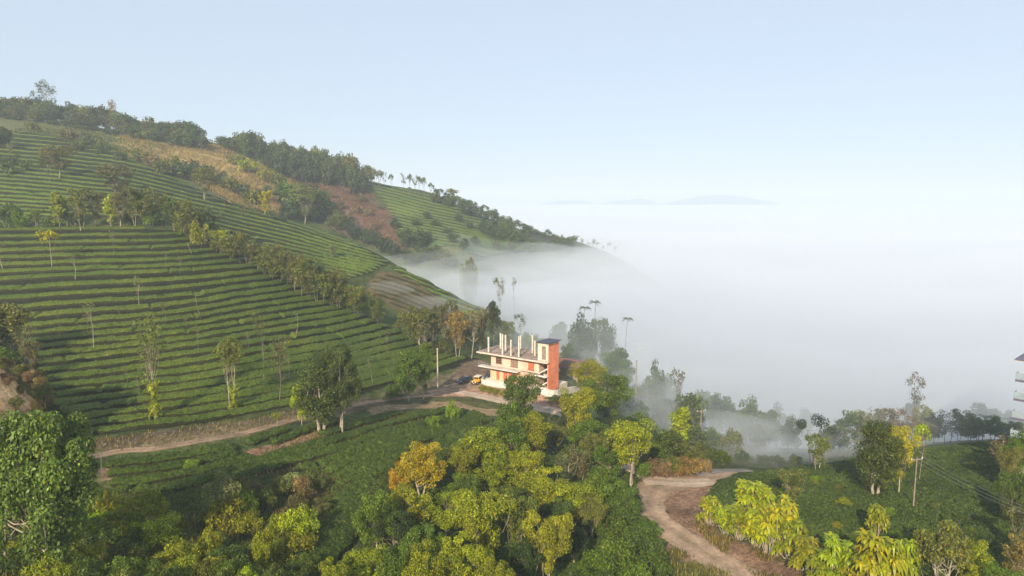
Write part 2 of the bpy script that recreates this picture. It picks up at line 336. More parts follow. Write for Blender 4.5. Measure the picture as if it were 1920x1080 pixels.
# ------------------------------------------------------------------ tea hedges, one object for each row
def hits(px, py):
    a, b = pix_dir(px, py); Yg = _Y[None, :]
    d = b[:, None]*Yg-ground(a[:, None]*Yg, np.broadcast_to(Yg, (len(a), len(_Y))))
    k = np.argmax(d < 0, axis=1); ok = (k > 0)
    r = np.arange(len(a)); k1 = np.maximum(k, 1); t = d[r, k1-1]/(d[r, k1-1]-d[r, k1]+1e-9)
    Y = _Y[k1-1]+(_Y[k1]-_Y[k1-1])*t
    return a*Y, Y, ok
stem_shade_mat = surf('shaded_woody_stems', (.034,.036,.016), .4, 2.5, .8, .2, .95, .02)  # bare stems, with the shade between rows mixed into their dark colour
def hedge_mesh(runs, w, h, K, mat, rough=1.0, seed=0, lf=0, ls=.3):
    VV = []; FF = []; base = 0
    for S in runs:
        n = len(S)
        if n < 3: continue
        d = np.gradient(S, axis=0); d /= np.linalg.norm(d, axis=1)[:, None]+1e-9; nr = np.c_[-d[:, 1], d[:, 0]]
        e = np.minimum(1, np.minimum(np.arange(n), np.arange(n)[::-1])/2.0)          # rounded ends
        ww = w*(1+.13*vnoise(S[:, 0], S[:, 1], 2.2, seed))*(.35+.65*e); hh = h*(1+.22*vnoise(S[:, 0], S[:, 1], 3.1, seed+5))*(.3+.7*e)
        gap = vnoise(S[:, 0], S[:, 1], 1.7, seed+9); hh = hh*np.where(gap < -.86, .25, 1)
        V = []
        for k in range(K):
            a = math.pi*k/(K-1); o = -math.cos(a)*abs(math.cos(a))**-.35*.5 if abs(math.cos(a)) > 1e-6 else 0
            s = math.sin(a)**.45 if a not in (0, math.pi) else 0
            x = S[:, 0]+nr[:, 0]*o*ww; y = S[:, 1]+nr[:, 1]*o*ww
            q = .16*rough*vnoise(x*1.0+k*3.1, y*1.0, .55, seed+k)+.10*rough*vnoise(x, y+k*7.7, .27, seed+k+50)
            z = ground(x, y)+s*hh-(0.15 if s < 1e-6 else 0)+q*s
            V.append(np.c_[x+nr[:, 0]*q*.6, y+nr[:, 1]*q*.6, z])
        V = np.stack(V, 1); i = base+np.arange(n*K).reshape(n, K)
        FF.append(np.stack([i[:-1, :-1], i[1:, :-1], i[1:, 1:], i[:-1, 1:]], -1).reshape(-1, 4)); VV.append(V.reshape(-1, 3)); base += n*K
    if not VV: return None
    V = np.concatenate(VV); F = np.concatenate(FF); col_ = np.concatenate([np.tile(np.arange(K-1), len(f)//(K-1)) for f in FF]); wood = (col_ == 0) | (col_ == K-2)
    top_faces = np.where(~wood)[0]
    if lf:
        rs = np.random.default_rng(seed+900); c = V[F].mean(axis=1); n = int(len(F)*lf); k = top_faces[rs.integers(0, len(top_faces), n)]; p = c[k]+rs.normal(size=(n, 3))*.08+np.array([0, 0, .04])
        e1 = rs.normal(size=(n, 3)); e1 /= np.linalg.norm(e1, axis=1)[:, None]; e2 = np.cross(e1, rs.normal(size=(n, 3))); e2 /= np.linalg.norm(e2, axis=1)[:, None]; q = ls*(.6+.8*rs.random(n))[:, None]
        VL = np.stack([p-e1*q*.5, p+e2*q*.27, p+e1*q*.5, p-e2*q*.27], 1).reshape(-1, 3); FL = np.arange(4*n).reshape(n, 4)+len(V); V = np.r_[V, VL]; F = np.r_[F, FL]
    me = mesh_np("tea_hedge", V, F, mat, False); me.materials.append(stem_shade_mat)
    mi = np.zeros(len(F), dtype=np.int32); mi[:len(wood)][wood] = 1; me.polygons.foreach_set("material_index", mi)
    return me
def hedge_field(guides, counts, poly, w, h, K, step, mat, label, group, rough=1.0, wav=1.5, ylo=0, yhi=999, holes=(), lf=0, ls=.3):
    xs0 = min(g[0][0] for g in guides); xs1 = max(g[-1][0] for g in guides)
    made = 0
    for gi in range(len(guides)-1):
        ga, gb = guides[gi], guides[gi+1]
        for k in range(counts[gi]+(1 if gi == len(guides)-2 else 0)):
            t = k/counts[gi]; px = np.arange(xs0, xs1+1, 2.0)
            ya = np.interp(px, [p[0] for p in ga], [p[1] for p in ga]); yb = np.interp(px, [p[0] for p in gb], [p[1] for p in gb])
            sm = np.ones(41)/41; pad = lambda v: np.convolve(np.pad(v, 20, 'edge'), sm, 'valid')
            py = pad(ya)*(1-t)+pad(yb)*t+vnoise(px, px*0+gi*50+k*13, 90, 3)*wav
            ins = in_poly(px, py, poly)
            for hp in holes: ins &= ~in_poly(px, py, hp)
            if ins.sum() < 4: continue
            X, Y, ok = hits(px, py); ok &= ins & (Y > ylo) & (Y < yhi)
            runs = []; cur = []
            for j in range(len(px)):
                good = ok[j] and (not cur or math.hypot(X[j]-cur[-1][0], Y[j]-cur[-1][1]) < 6)
                if good: cur.append((X[j], Y[j]))
                else:
                    if len(cur) > 4: runs.append(cur)
                    cur = [(X[j], Y[j])] if ok[j] else []
            if len(cur) > 4: runs.append(cur)
            R2 = []
            for c in runs:
                c = np.array(c); L = np.r_[0, np.cumsum(np.linalg.norm(np.diff(c, axis=0), axis=1))]
                if L[-1] < 3: continue
                # smooth then resample evenly
                kk = np.ones(9)/9; cs = np.c_[np.convolve(np.pad(c[:, 0], 4, 'edge'), kk, 'valid'), np.convolve(np.pad(c[:, 1], 4, 'edge'), kk, 'valid')]
                u = np.arange(0, L[-1], step); R2.append(np.c_[np.interp(u, L, cs[:, 0]), np.interp(u, L, cs[:, 1])])
            me = hedge_mesh(R2, w, h, K, mat, rough, gi*40+k, lf, ls) if R2 else None
            if me: tag(link("tea_hedge", me), label, "hedge", group); made += 1
    return made
nA = hedge_field([[(-420,432),(0,433),(330,430),(600,402),(900,360)], [(-420,532),(0,526),(467,502),(800,452),(900,430)],
      [(-420,640),(0,618),(57,614),(350,584),(633,540),(900,476)], [(-420,735),(0,694),(80,682),(400,642),(633,603),(800,566),(900,532)],
      [(-420,890),(0,843),(180,812),(400,784),(560,753),(700,722),(800,694),(880,668),(900,660)]],
     [7, 5, 5, 9], A_POLY, 2.4, .74, 9, .5, tea_mat, "long clipped tea hedge contouring across the near hillside above the dirt track", "tea hedge rows on the near hillside", ylo=95, yhi=245, lf=1.5, ls=.27, holes=[[(-420,640),(0,645),(50,668),(80,715),(100,760),(150,812),(180,830),(180,900),(-420,900)]])
nB = hedge_field([[(-420,190),(0,236),(250,262),(520,330),(735,420)], [(-420,420),(0,424),(250,440),(480,500),(735,545)]], [24], B_POLY, 2.45, .75, 7, 1.1, tea_far_mat,
     "tea hedge running across the middle hillside behind the diagonal line of trees", "tea hedge rows on the middle hillside", wav=2.5, ylo=243, yhi=420)
nC = hedge_field([[(660,318),(760,340),(1010,405)], [(660,440),(760,462),(1010,500)]], [21], C_POLY, 3.6, .85, 7, 2.2, tea_far_mat,
     "tea hedge on the far hillside beyond the bare red slope", "tea hedge rows on the far hillside", wav=2, ylo=400, yhi=560)
nD = hedge_field([[(730,480),(850,515),(1000,560)], [(730,530),(850,590),(1000,640)]], [9], D_POLY, 2.4, 1.1, 7, 1.4, tea_far_mat,
     "misty tea hedge sinking into the fog at the foot of the middle hillside", "tea hedge rows fading into the fog", wav=1.5, ylo=225, yhi=330)
FG = [(190,868),(330,856),(450,838),(560,800),(640,790),(700,782),(760,772),(860,768),(900,775),(925,790),(880,800),(800,830),(740,870),(700,900),(690,950),(660,1000),(620,1090),(470,1160),(520,1060),(585,1010),(640,930),(600,880),(500,892),(420,905),(330,930),(210,935)]
nE = hedge_field([[(150,885),(330,866),(450,842),(600,786),(760,740),(930,715)], [(150,950),(330,935),(480,890),(700,822),(930,760)], [(150,1090),(480,1010),(640,925),(760,850),(930,800)], [(300,1290),(520,1150),(620,1050),(700,960),(850,870),(930,840)]],
     [4, 5, 7], FG, 2.05, .85, 9, .4, tea_dark_mat, "dark green tea hedge on the terraces below the dirt track", "tea hedge rows below the track", rough=1.5, wav=5, ylo=60, yhi=150, lf=1.6, ls=.25,
     holes=[[(450,845),(540,828),(600,805),(600,820),(540,842),(455,864)], [(690,765),(860,752),(950,770),(950,784),(860,766),(700,780)], [(780,700),(960,700),(960,768),(780,760)]])
nF = hedge_field([[(650,490),(740,498),(880,560),(920,600)], [(650,560),(760,595),(880,640)]], [10], [(700,516),(742,510),(800,542),(872,602),(850,612),(760,585),(690,545)], 2.6, .8, 5, 1.2, tea_dry_mat,
     "brownish withered hedge on the bare patch between the two tea slopes", "withered hedge rows on the brown patch", wav=1.5, ylo=200, yhi=330)
print("HEDGES", nF, nA, nB, nC, nD, nE)
# ------------------------------------------------------------------ tree kit (one mesh set per kind, copied for each tree)
class Geo:
    def __init__(s): s.V = []; s.F = []; s.C = []; s.n = 0
    def add(s, V, F, C=None):
        V = np.asarray(V, float); s.V.append(V); s.F.append(np.asarray(F)+s.n); s.n += len(V)
        s.C.append(np.ones((len(V), 3)) if C is None else np.asarray(C, float))
    def mesh(s, name, mat, smooth=False):
        if not s.V: return None
        return mesh_np(name, np.concatenate(s.V), np.concatenate(s.F), mat, smooth, np.concatenate(s.C))
def tube(g, P, r0, r1, k=6):
    P = np.asarray(P, float); n = len(P); d = np.gradient(P, axis=0); d /= np.linalg.norm(d, axis=1)[:, None]+1e-9
    up = np.where(np.abs(d[:, 2:3]) > .9, np.array([[1., 0, 0]]), np.array([[0, 0, 1.]]))
    a = np.cross(d, up); a /= np.linalg.norm(a, axis=1)[:, None]+1e-9; b = np.cross(d, a)
    th = np.arange(k)*2*math.pi/k; r = np.linspace(r0, r1, n)[:, None, None]
    V = P[:, None]+r*(a[:, None]*np.cos(th)[None, :, None]+b[:, None]*np.sin(th)[None, :, None])
    i = np.arange(n*k).reshape(n, k); j = np.roll(i, -1, axis=1)
    g.add(V.reshape(-1, 3), np.stack([i[:-1], i[1:], j[1:], j[:-1]], -1).reshape(-1, 4))
def leaves(g, P, N, size, rs, aspect=.55, tint=None, jitter=.8, droop=0.0):
    n = len(P)
    N = N+rs.normal(size=(n, 3))*jitter; N /= np.linalg.norm(N, axis=1)[:, None]+1e-9
    D = rs.normal(size=(n, 3)); D[:, 2] -= droop; D -= N*np.sum(D*N, axis=1)[:, None]; D /= np.linalg.norm(D, axis=1)[:, None]+1e-9
    S = np.cross(N, D); L = size*(.65+.7*rs.random(n))[:, None]; W = L*aspect*.5
    V = np.stack([P-D*L*.5, P+S*W-D*L*.05+N*L*.06, P+D*L*.5, P-S*W-D*L*.05+N*L*.06], 1).reshape(-1, 3)
    F = np.arange(4*n).reshape(n, 4)
    if tint is None: tint = np.ones((n, 3))
    g.add(V, F, np.repeat(tint, 4, axis=0))
def leaf_tints(n, rs, clump=1.0, warm=.0):
    b = clump*(.45+1.1*rs.random(n)); t = np.stack([b, b, b], 1)
    w = rs.random(n) < .16+warm; t[w] *= np.array([1.5, 1.3, .7])        # young or turning leaves
    o = rs.random(n) < .012; t[o] *= np.array([1.4, .8, .5])
    return t
def clump_shell(rs, c, r, n, flat=.8, up=.35):
    d = rs.normal(size=(n, 3)); d /= np.linalg.norm(d, axis=1)[:, None]
    d[:, 2] = np.where(rs.random(n) < up, np.abs(d[:, 2]), d[:, 2])
    rad = r*(.45+.6*rs.random(n)**.6)[:, None]
    return c+d*rad*np.array([1, 1, flat]), d
def curve(a, b, rs, sag=.15, n=5, amp=.08):
    a = np.asarray(a, float); b = np.asarray(b, float); t = np.linspace(0, 1, n)[:, None]; L = np.linalg.norm(b-a)
    off = rs.normal(size=3)*L*amp; off[2] -= L*sag
    return a*(1-t)+b*t+off*np.sin(t*math.pi)
KINDS = {}; TRK = 1.0
def kind(name, seed, h, rx, base, nc, cr, nl, ls, shape='round', tr=.16, fork=1, warm=0., aspect=.55, droop=.0, vine=0, bare=0, flat=.8, lean=.0):
    """h height, rx crown half width, base lowest crown height, nc clumps of radius cr with nl leaves of size ls"""
    rs = np.random.default_rng(seed); L = Geo(); T = Geo(); tr = tr*TRK
    ch = h-base; cz = base+ch*.5
    top = np.array([lean*h*.3+rs.normal()*.15, rs.normal()*.2, base+ch*.35])
    trunks = []
    for f in range(fork):
        o = np.array([(f-(fork-1)/2)*.35, rs.normal()*.1, 0]); tp = top+np.array([(f-(fork-1)/2)*rx*.5, rs.normal()*.3, 0])
        P = curve(o-np.array([0, 0, .4]), tp, rs, 0, 7, .022); P[1:-1, :2] += rs.normal(size=(5, 2))*.022*h/8
        tube(T, P, tr, tr*.5, 7); trunks.append(P)
    C = []
    for k in range(nc):
        for _ in range(60):
            d = rs.normal(size=3); d /= np.linalg.norm(d); r = rs.random()**.4
            if shape == 'round': p = d*r*np.array([rx-cr*.6, rx-cr*.6, ch*.5-cr*.5])+np.array([0, 0, cz])
            elif shape == 'column':
                p = d*r*np.array([rx-cr*.5, rx-cr*.5, ch*.5-cr*.3])+np.array([0, 0, cz])
            elif shape == 'umbrella':
                p = d*np.array([rx-cr*.5, rx-cr*.5, 0])*r; p[2] = h-cr*.7-ch*.7*(np.hypot(p[0], p[1])/rx)**2*.8-rs.random()*.2*ch
            elif shape == 'vase':
                t = rs.random()**.6; a = rs.random()*6.283; q = rx*(.25+.75*t)*rs.random()**.5
                p = np.array([math.cos(a)*q, math.sin(a)*q, base+ch*t*.93])
            else: p = d*r*rx
            p[:2] += top[:2]*(p[2]/h)
            if all(np.linalg.norm(p-c) > cr*.75 for c in C) or _ > 45: break
        C.append(p)
    for p in C:
        P0 = trunks[rs.integers(fork)]; s = P0[rs.integers(3, len(P0))]; tube(T, curve(s, p, rs, .12), tr*.34, tr*.08, 4)
        if bare:
            for _ in range(bare):
                e = p+rs.normal(size=3)*cr*1.1+np.array([0, 0, cr*.5]); tube(T, curve(p, e, rs, .05, 3), tr*.12, tr*.03, 3)
        if nl:
            n = max(3, int(nl*(.55+.9*rs.random()))); q, d = clump_shell(rs, p, cr*(.7+.6*rs.random()), n, flat)
            out = d+np.array([0, 0, .5]); cb = .78+.44*rs.random()
            leaves(L, q, out, ls, rs, aspect, leaf_tints(n, rs, cb, warm), .75, droop)
    if vine:                                                     # climbing pepper vine round the trunk
        V = Geo(); z0 = .3; z1 = base*.95+ch*.1 if fork == 1 else base*.6; n = vine; z = z0+(z1-z0)*rs.random(n); a = rs.random(n)*6.283
        rr = (.28+.35*rs.random(n))*(1+.5*np.sin(z*2+seed)); tx = np.interp(z, trunks[0][:, 2], trunks[0][:, 0]); ty = np.interp(z, trunks[0][:, 2], trunks[0][:, 1])
        dirs = np.stack([np.cos(a), np.sin(a), .2+0*a], 1); q = np.stack([tx+np.cos(a)*rr, ty+np.sin(a)*rr, z], 1)
        leaves(V, q, dirs, ls*1.05, rs, .7, leaf_tints(n, rs, 1.1, .2), .6, 1.2); vm = V.mesh(name+"_vine", leaf_mat)
    else: vm = None
    KINDS[name] = dict(h=h, w=rx*2, crown=L.mesh(name+"_crown", leaf_mat), trunk=T.mesh(name+"_trunk", bark_mat, True), vine=vm)
# broad leafy trees for the foreground
for i in range(5):
    kind("near_broad%d" % i, 20+i, 9+i*.4, 4.2, 1.6, 46, 1.0, 330, .28, 'round', .2, 1+i % 2, .06)
for i in range(3):
    kind("near_vase%d" % i, 30+i, 9.5, 3.8, 2.8, 42, .92, 290, .28, 'vase', .2, 1+i % 2, .06)
kind("near_big", 40, 15, 6.4, 2.0, 92, 1.3, 380, .38, 'round', .32, 2, .0, .6)
kind("near_open", 41, 7, 3.2, 2.2, 22, .8, 120, .30, 'umbrella', .14, 2, .1, bare=3)
kind("near_dark", 42, 11, 2.9, .8, 60, 1.0, 260, .28, 'column', .22, 2, .0)
kind("near_column", 43, 10, 2.2, 1.6, 36, .85, 190, .30, 'column', .16, 1, .05)
# middle distance
TRK = .62
for i in range(4):
    kind("mid_broad%d" % i, 50+i, 9, 3.6, 1.0, 34, 1.1, 110, .48, 'round', .18, 1+i % 2, .04)
for i in range(3):
    kind("mid_vase%d" % i, 60+i, 9, 3.2, 1.6, 30, .9, 85, .42, 'vase', .16, 2, .03, bare=2)
for i in range(2):
    kind("mid_sparse%d" % i, 70+i, 9, 2.4, 4.2, 18, .65, 26, .36, 'vase', .12, 1, .0, bare=4)
for i in range(2):
    kind("mid_column%d" % i, 74+i, 9, 1.9, 1.0, 26, .85, 100, .42, 'column', .15, 1, .04)
kind("slim0", 80, 10, 1.5, 6.8, 12, .5, 26, .30, 'round', .10, 1, .05, bare=3)
kind("slim1", 81, 10, 1.2, 7.4, 8, .45, 16, .28, 'round', .09, 1, .0, bare=4)
kind("vine_slim", 82, 12, 2.2, 3.2, 30, .6, 34, .30, 'column', .12, 1, .1, vine=520, bare=2)
kind("twin_round", 83, 11, 2.5, 6.2, 34, .75, 85, .32, 'round', .12, 2, .1, vine=300)
kind("pole_snag", 84, 8, .4, 6.5, 3, .3, 4, .25, 'round', .07, 1, .0, bare=3)
kind("sapling", 85, 4, 1.3, 2.4, 10, .42, 30, .28, 'umbrella', .06, 1, .1)
# far
for i in range(4):
    kind("far_broad%d" % i, 90+i, 9, 4.4, .4, 30, 1.45, 46, .8, 'round', .25, 1, .02)
for i in range(2):
    kind("far_umbrella%d" % i, 95+i, 9, 4.6, 4.2, 14, 1.1, 30, .7, 'umbrella', .2, 2, .0, bare=2)
for i in range(2):
    kind("far_sparse%d" % i, 97+i, 9, 3.0, 3.0, 12, .8, 16, .6, 'vase', .18, 1, .0, bare=3)
kind("feathery", 99, 14, 5.5, 5, 30, 1.1, 22, .6, 'umbrella', .25, 2, .0, bare=4)
kind("bare_crown", 100, 9, 2.6, 4.5, 16, .9, 20, .5, 'round', .14, 1, .2, bare=5)
kind("flat_clumps", 101, 9, 4.4, 4.6, 7, 1.1, 190, .32, 'umbrella', .12, 2, .0)
kind("snag_tree", 102, 12, 3.3, 6.5, 9, .9, 60, .36, 'vase', .22, 1, .0, bare=6)
# shrubs
def shrub_kind(name, seed, h, rx, nc, cr, nl, ls, warm=0., aspect=.5, droop=0., stems=6):
    rs = np.random.default_rng(seed); L = Geo(); T = Geo()
    for k in range(nc):
        a = rs.random()*6.283; q = rs.random()**.5*(rx-cr*.5); p = np.array([math.cos(a)*q, math.sin(a)*q, 0]); p[2] = cr*.4+rs.random()**.7*(h-cr)*(1-.6*(q/rx)**2)
        n = int(nl*(.6+.8*rs.random())); v, d = clump_shell(rs, p, cr, n, .85, .6)
        leaves(L, v, d+np.array([0, 0, .5]), ls, rs, aspect, leaf_tints(n, rs, .78+.44*rs.random(), warm), .8, droop)
        if k < stems: tube(T, curve((p[0]*.15, p[1]*.15, -.2), p, rs, .1, 4), .05, .02, 4)
    KINDS[name] = dict(h=h, w=rx*2, crown=L.mesh(name+"_foliage", leaf_mat), trunk=T.mesh(name+"_stems", bark_mat, True), vine=None)
for i in range(3): shrub_kind("near_shrub%d" % i, 110+i, 3, 2.2, 26, .65, 120, .24, .12)
for i in range(3): shrub_kind("mid_shrub%d" % i, 115+i, 4, 2.8, 22, .95, 70, .42, .04)
for i in range(2): shrub_kind("far_shrub%d" % i, 118+i, 4, 3.4, 16, 1.2, 26, .8, .02)
# plant of drooping leaf rosettes
def rosette_kind(name, seed, h, rx, nr, nleaf, ll):
    rs = np.random.default_rng(seed); L = Geo(); T = Geo()
    for k in range(nr):
        a = rs.random()*6.283; q = rs.random()**.6*rx; p = np.array([math.cos(a)*q, math.sin(a)*q, h*(.38+.62*rs.random())*(1-.3*(q/rx)**2)])
        tube(T, curve((p[0]*.25, p[1]*.25, -.3), p, rs, .02, 5), .055, .03, 5)
        for j in range(nleaf):
            b = rs.random()*6.283; e = .9*rs.random()-.25; d = np.array([math.cos(b)*math.cos(e), math.sin(b)*math.cos(e), math.sin(e)]); s = np.array([-math.sin(b), math.cos(b), 0])
            l = ll*(.7+.5*rs.random()); w = l*.15; c = (.7+.6*rs.random())*np.array([1, 1, 1]); c = c*(np.array([1.5, 1.2, .6]) if rs.random() < .25 else 1)
            m1 = p+d*l*.4; m2 = p+d*l*.75+np.array([0, 0, -.14*l]); t = p+d*l*.95+np.array([0, 0, -.38*l])
            V = [p-s*w*.3, p+s*w*.3, m1+s*w, m1-s*w, m2+s*w*.8, m2-s*w*.8, t+s*w*.12, t-s*w*.12]
            L.add(V, [(0, 1, 2, 3), (3, 2, 4, 5), (5, 4, 6, 7)], np.tile(c, (8, 1)))
    KINDS[name] = dict(h=h, w=rx*2, crown=L.mesh(name+"_foliage", leaf_mat), trunk=T.mesh(name+"_stems", bark_mat, True), vine=None)
for i in range(3): rosette_kind("rosette%d" % i, 130+i, 5, 1.7, 20+4*i, 30, 1.05)
# areca palm
def palm_kind(name, seed, h, nf=9, fl=2.0):
    rs = np.random.default_rng(seed); L = Geo(); T = Geo(); tube(T, curve((0, 0, -.4), (rs.normal()*.2, rs.normal()*.2, h-1), rs, 0, 8), .13, .08, 6); c = np.array([0, 0, h-1])
    for k in range(nf):
        a = k*6.283/nf+rs.random()*.4; e = .25+.9*rs.random(); t = np.linspace(0, 1, 9)[:, None]
        d = np.array([math.cos(a), math.sin(a), 0]); P = c+d*t*fl*math.cos(e*.6)+np.array([0, 0, 1])*(t*fl*math.sin(e)*1.1-t*t*fl*.75)
        tube(L, P, .05, .015, 3); s = np.array([-math.sin(a), math.cos(a), 0])
        for j in range(1, 9):
            for sg in (-1, 1):
                w = .55*fl*.5*math.sin(.4+2.4*j/9); e2 = P[j]+s*sg*w+np.array([0, 0, -w*.55])+d*.1
                L.add([P[j]-d*.11, P[j]+d*.11, e2+d*.14, e2], [(0, 1, 2, 3)])
    KINDS[name] = dict(h=h, w=fl*2, crown=L.mesh(name+"_fronds", leaf_mat), trunk=T.mesh(name+"_trunk", bark_mat, True), vine=None)
palm_kind("palm0", 140, 27, 12, 2.2); palm_kind("palm1", 141, 27, 10, 2.0)

def put(knd, x, y, height, label, cat, name, colour, group=None, bark=(.2, .17, .13), width=None, rz=None, dz=0, crown="crown", tilt=0, vine_col=None):
    K = KINDS[knd]; s = height/K['h']; sx = s if width is None else width/K['w']
    e = bpy.data.objects.new(name, None); C.objects.link(e); e.empty_display_size = .5
    e.location = (x, y, float(ground(x, y))+dz); e.rotation_euler = (tilt, 0, rng.random()*6.28 if rz is None else rz); e.scale = (sx, sx, s)
    tag(e, label, cat, group)
    o = link(crown, K['crown'], e); o.color = (*colour, 1)
    t = link("stems" if crown == "foliage" else "trunk", K['trunk'], e); t.color = (*bark, 1)
    if K['vine']: v = link("climbing_vine", K['vine'], e); v.color = (*(vine_col or (.16, .2, .02)), 1)
    return e
# ------------------------------------------------------------------ every tree and shrub, where it stands
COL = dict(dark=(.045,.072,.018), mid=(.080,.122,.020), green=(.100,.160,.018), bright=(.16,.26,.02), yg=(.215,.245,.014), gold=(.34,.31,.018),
           olive=(.130,.148,.030), brown=(.125,.125,.045), pale=(.17,.19,.075), orange=(.23,.165,.045), blue=(.05,.09,.045), dry=(.20,.15,.08), red=(.26,.13,.07), forest=(.060,.095,.036), forest2=(.09,.12,.042), limey=(.27,.34,.015))
BARK = dict(pale=(.34,.29,.22), grey=(.17,.145,.12), dark=(.09,.07,.05), red=(.2,.11,.07))
def jit(c, a=.12):
    k = 1+rng.uniform(-a, a); return tuple(min(1, v*k*(1+rng.uniform(-a, a)*.6)) for v in c)
def tree(knd, px, by, ty, colour, label, cat="tree", name="tree", w=None, bark='grey', group=None, Y=None, crown="crown", var=None, tilt=0, vine_col=None):
    """base photo pixel (px, by), top at photo row ty, w crown width in photo pixels"""
    if Y is None:
        h = hit(px, by)
        if h is None or h[1] > 640: print("NOHIT", px, by, label); return None
        x, Yy, z = h
    else:
        a, b = pix_dir(px, by); x, Yy = float(a*Y), Y; z = float(ground(x, Y))
    _, bt = pix_dir(px, ty); H = float(bt*Yy)-z
    if H < .8: print("LOW", px, by, ty, round(H, 1), label); H = 2.0
    ppm = FPX/Yy; W = None if w is None else w/ppm
    if isinstance(knd, (list, tuple)): knd = knd[rng.randrange(len(knd))]
    return put(knd, x, Yy, H, label, cat, name, jit(COL[colour] if isinstance(colour, str) else colour), group, BARK[bark], W, crown=crown, tilt=tilt, vine_col=vine_col)
NB = ["near_broad%d" % i for i in range(5)]; NV = ["near_vase%d" % i for i in range(3)]; MB = ["mid_broad%d" % i for i in range(4)]; MV = ["mid_vase%d" % i for i in range(3)]
MS = ["mid_sparse0", "mid_sparse1"]; MC = ["mid_column0", "mid_column1"]; FB = ["far_broad%d" % i for i in range(4)]; FU = ["far_umbrella0", "far_umbrella1"]; FS = ["far_sparse0", "far_sparse1"]
NS = ["near_shrub%d" % i for i in range(3)]; MSH = ["mid_shrub%d" % i for i in range(3)]; FSH = ["far_shrub0", "far_shrub1"]; RO = ["rosette0", "rosette1", "rosette2"]
def shrub(knd, px, by, ty, colour, label, **k):
    k.setdefault("cat", "shrub"); k.setdefault("name", "shrub"); k.setdefault("crown", "foliage"); return tree(knd, px, by, ty, colour, label, **k)
# --- single trees on the near tea slope
S = "slender_tree"
for a in [
 ("sapling",97,502,426,"gold","small tree with orange yellow crown near the left edge of the near tea slope",42,"pale"),
 ("slim1",4,503,452,"olive","pale leaning trunk cut by the left edge above the tea rows",22,"pale"),
 ("slim1",140,524,476,"olive","thin sparse tree just right of the orange crowned one on the tea slope",22,"pale"),
 ("slim0",262,577,517,"pale","thin pale green sapling alone in the middle of the tea rows",24,"pale"),
 ("slim1",174,658,562,"olive","tall white trunked tree with a small wispy top right of the bluff",28,"pale"),
 ("slim0",494,718,582,"brown","thin tall tree with brownish crown behind the round crowned pair",34,"grey"),
 ("slim1",541,717,662,"olive","short thin trunk in the tea just right of the brown crowned trees",16,"pale"),
 ("pole_snag",555,632,582,"olive","bare slender snag standing high in the tea rows",10,"pale"),
 ("pole_snag",357,475,452,"olive","tiny bare stem at the upper edge of the near tea slope",8,"pale"),
 ("mid_sparse0",524,756,632,"brown","thin trunked tree with see through brownish crown low on the tea slope",52,"grey"),
 ("slim1",223,600,572,"brown","faint little sapling between the tall thin trees on the slope",14,"grey")]:
    tree(a[0], a[1], a[2], a[3], a[4], a[5], name=S, w=a[6], bark=a[7])
tree("vine_slim",291,786,568,"olive","very tall thin tree wrapped in yellow green vine at its foot", name=S, w=62, bark='pale', vine_col=(.22,.26,.02))
tree("twin_round",433,769,630,"olive","twin stemmed tree with rounded crown and vine covered foot on tea slope", name=S, w=58, bark='pale', vine_col=(.2,.24,.02))
tree("near_dark",603,808,668,(.075,.105,.024),"dark broad vine covered tree beside the dirt track", w=100, bark='pale')
tree("near_broad1",640,810,634,(.08,.11,.026),"taller dark tree with airy crown right behind the vine covered one", w=84, bark='pale')
tree("mid_column0",566,797,708,"limey","slim bright yellow green tree hugging the dark vine covered tree", w=40, bark='pale')
tree("sapling",518,812,772,"yg","tiny yellow leaved sapling at the lower edge of the dirt track", name="sapling", w=26, bark='pale')
tree("near_column",765,753,652,"green","bright green tree with white trunk left of the lone concrete pole", w=52, bark='pale')
tree("near_broad2",793,749,642,"green","bright green tree closest to the lone concrete pole", w=50, bark='pale')
shrub("near_shrub0",737,752,716,"mid","round green bush at the foot of the two bright green trees", w=44)
tree("near_broad3",980,808,680,(.11,.16,.03),"leafy green tree growing in front of the half built house", w=82, bark='grey')
shrub("near_shrub1",958,812,742,"green","lower leafy bush under the tree in front of the house", w=60)
shrub("near_shrub2",848,792,750,"bright","bright green bush on the terrace below the driveway", w=30)
shrub("near_shrub0",812,806,775,"bright","small bright green weed clump on the dark terrace", w=36)
for px in (905,918,930,943): shrub("near_shrub1",px,733+(px-905)*.25,721+(px-905)*.25,"yg","low yellow green hedge plant below the white house wall",w=17,group="low plants along the white house wall")
# --- belt along the top of the near slope (left part)
bel = [(16,428,372,"mid",MSH,50),(38,428,388,"bright",MSH,28),(68,424,392,"olive",MV,30),(112,427,356,"yg",MC,34),(126,424,368,"olive",MV,34),(154,432,352,"olive",MV,50),(180,425,362,"brown",MV,32),
 (208,425,360,"limey",MC,22),(226,427,362,"brown",MV,36),(253,424,352,"olive",MV,34),(276,422,350,"olive",MB,44),(292,424,366,"dark",MSH,36),(304,424,362,"olive",MV,32),(326,432,366,"mid",MB,46),
 (343,438,372,"olive",MV,40),(360,452,378,"olive",MB,62),(388,452,388,"forest2",MB,48),(374,462,405,"yg",MSH,34),(286,424,398,"bright",MSH,34),(240,422,392,"dark",MSH,26),(92,426,400,"mid",MSH,30),(140,424,394,"dark",MSH,30)]
for px, by, ty, c, k, w in bel:
    kk = {id(MV): ("slender branching tree", "tree"), id(MB): ("rounded leafy tree", "tree"), id(MC): ("narrow upright tree", "tree"), id(MSH): ("low bush", "shrub")}[id(k)]
    tree(k, px, by, ty, c, kk[0]+" in the belt above the near tea slope", kk[1], "bush" if kk[1] == "shrub" else "tree", w=w, bark='pale', group=kk[0]+" belt above the tea", crown="foliage" if kk[1] == "shrub" else "crown")
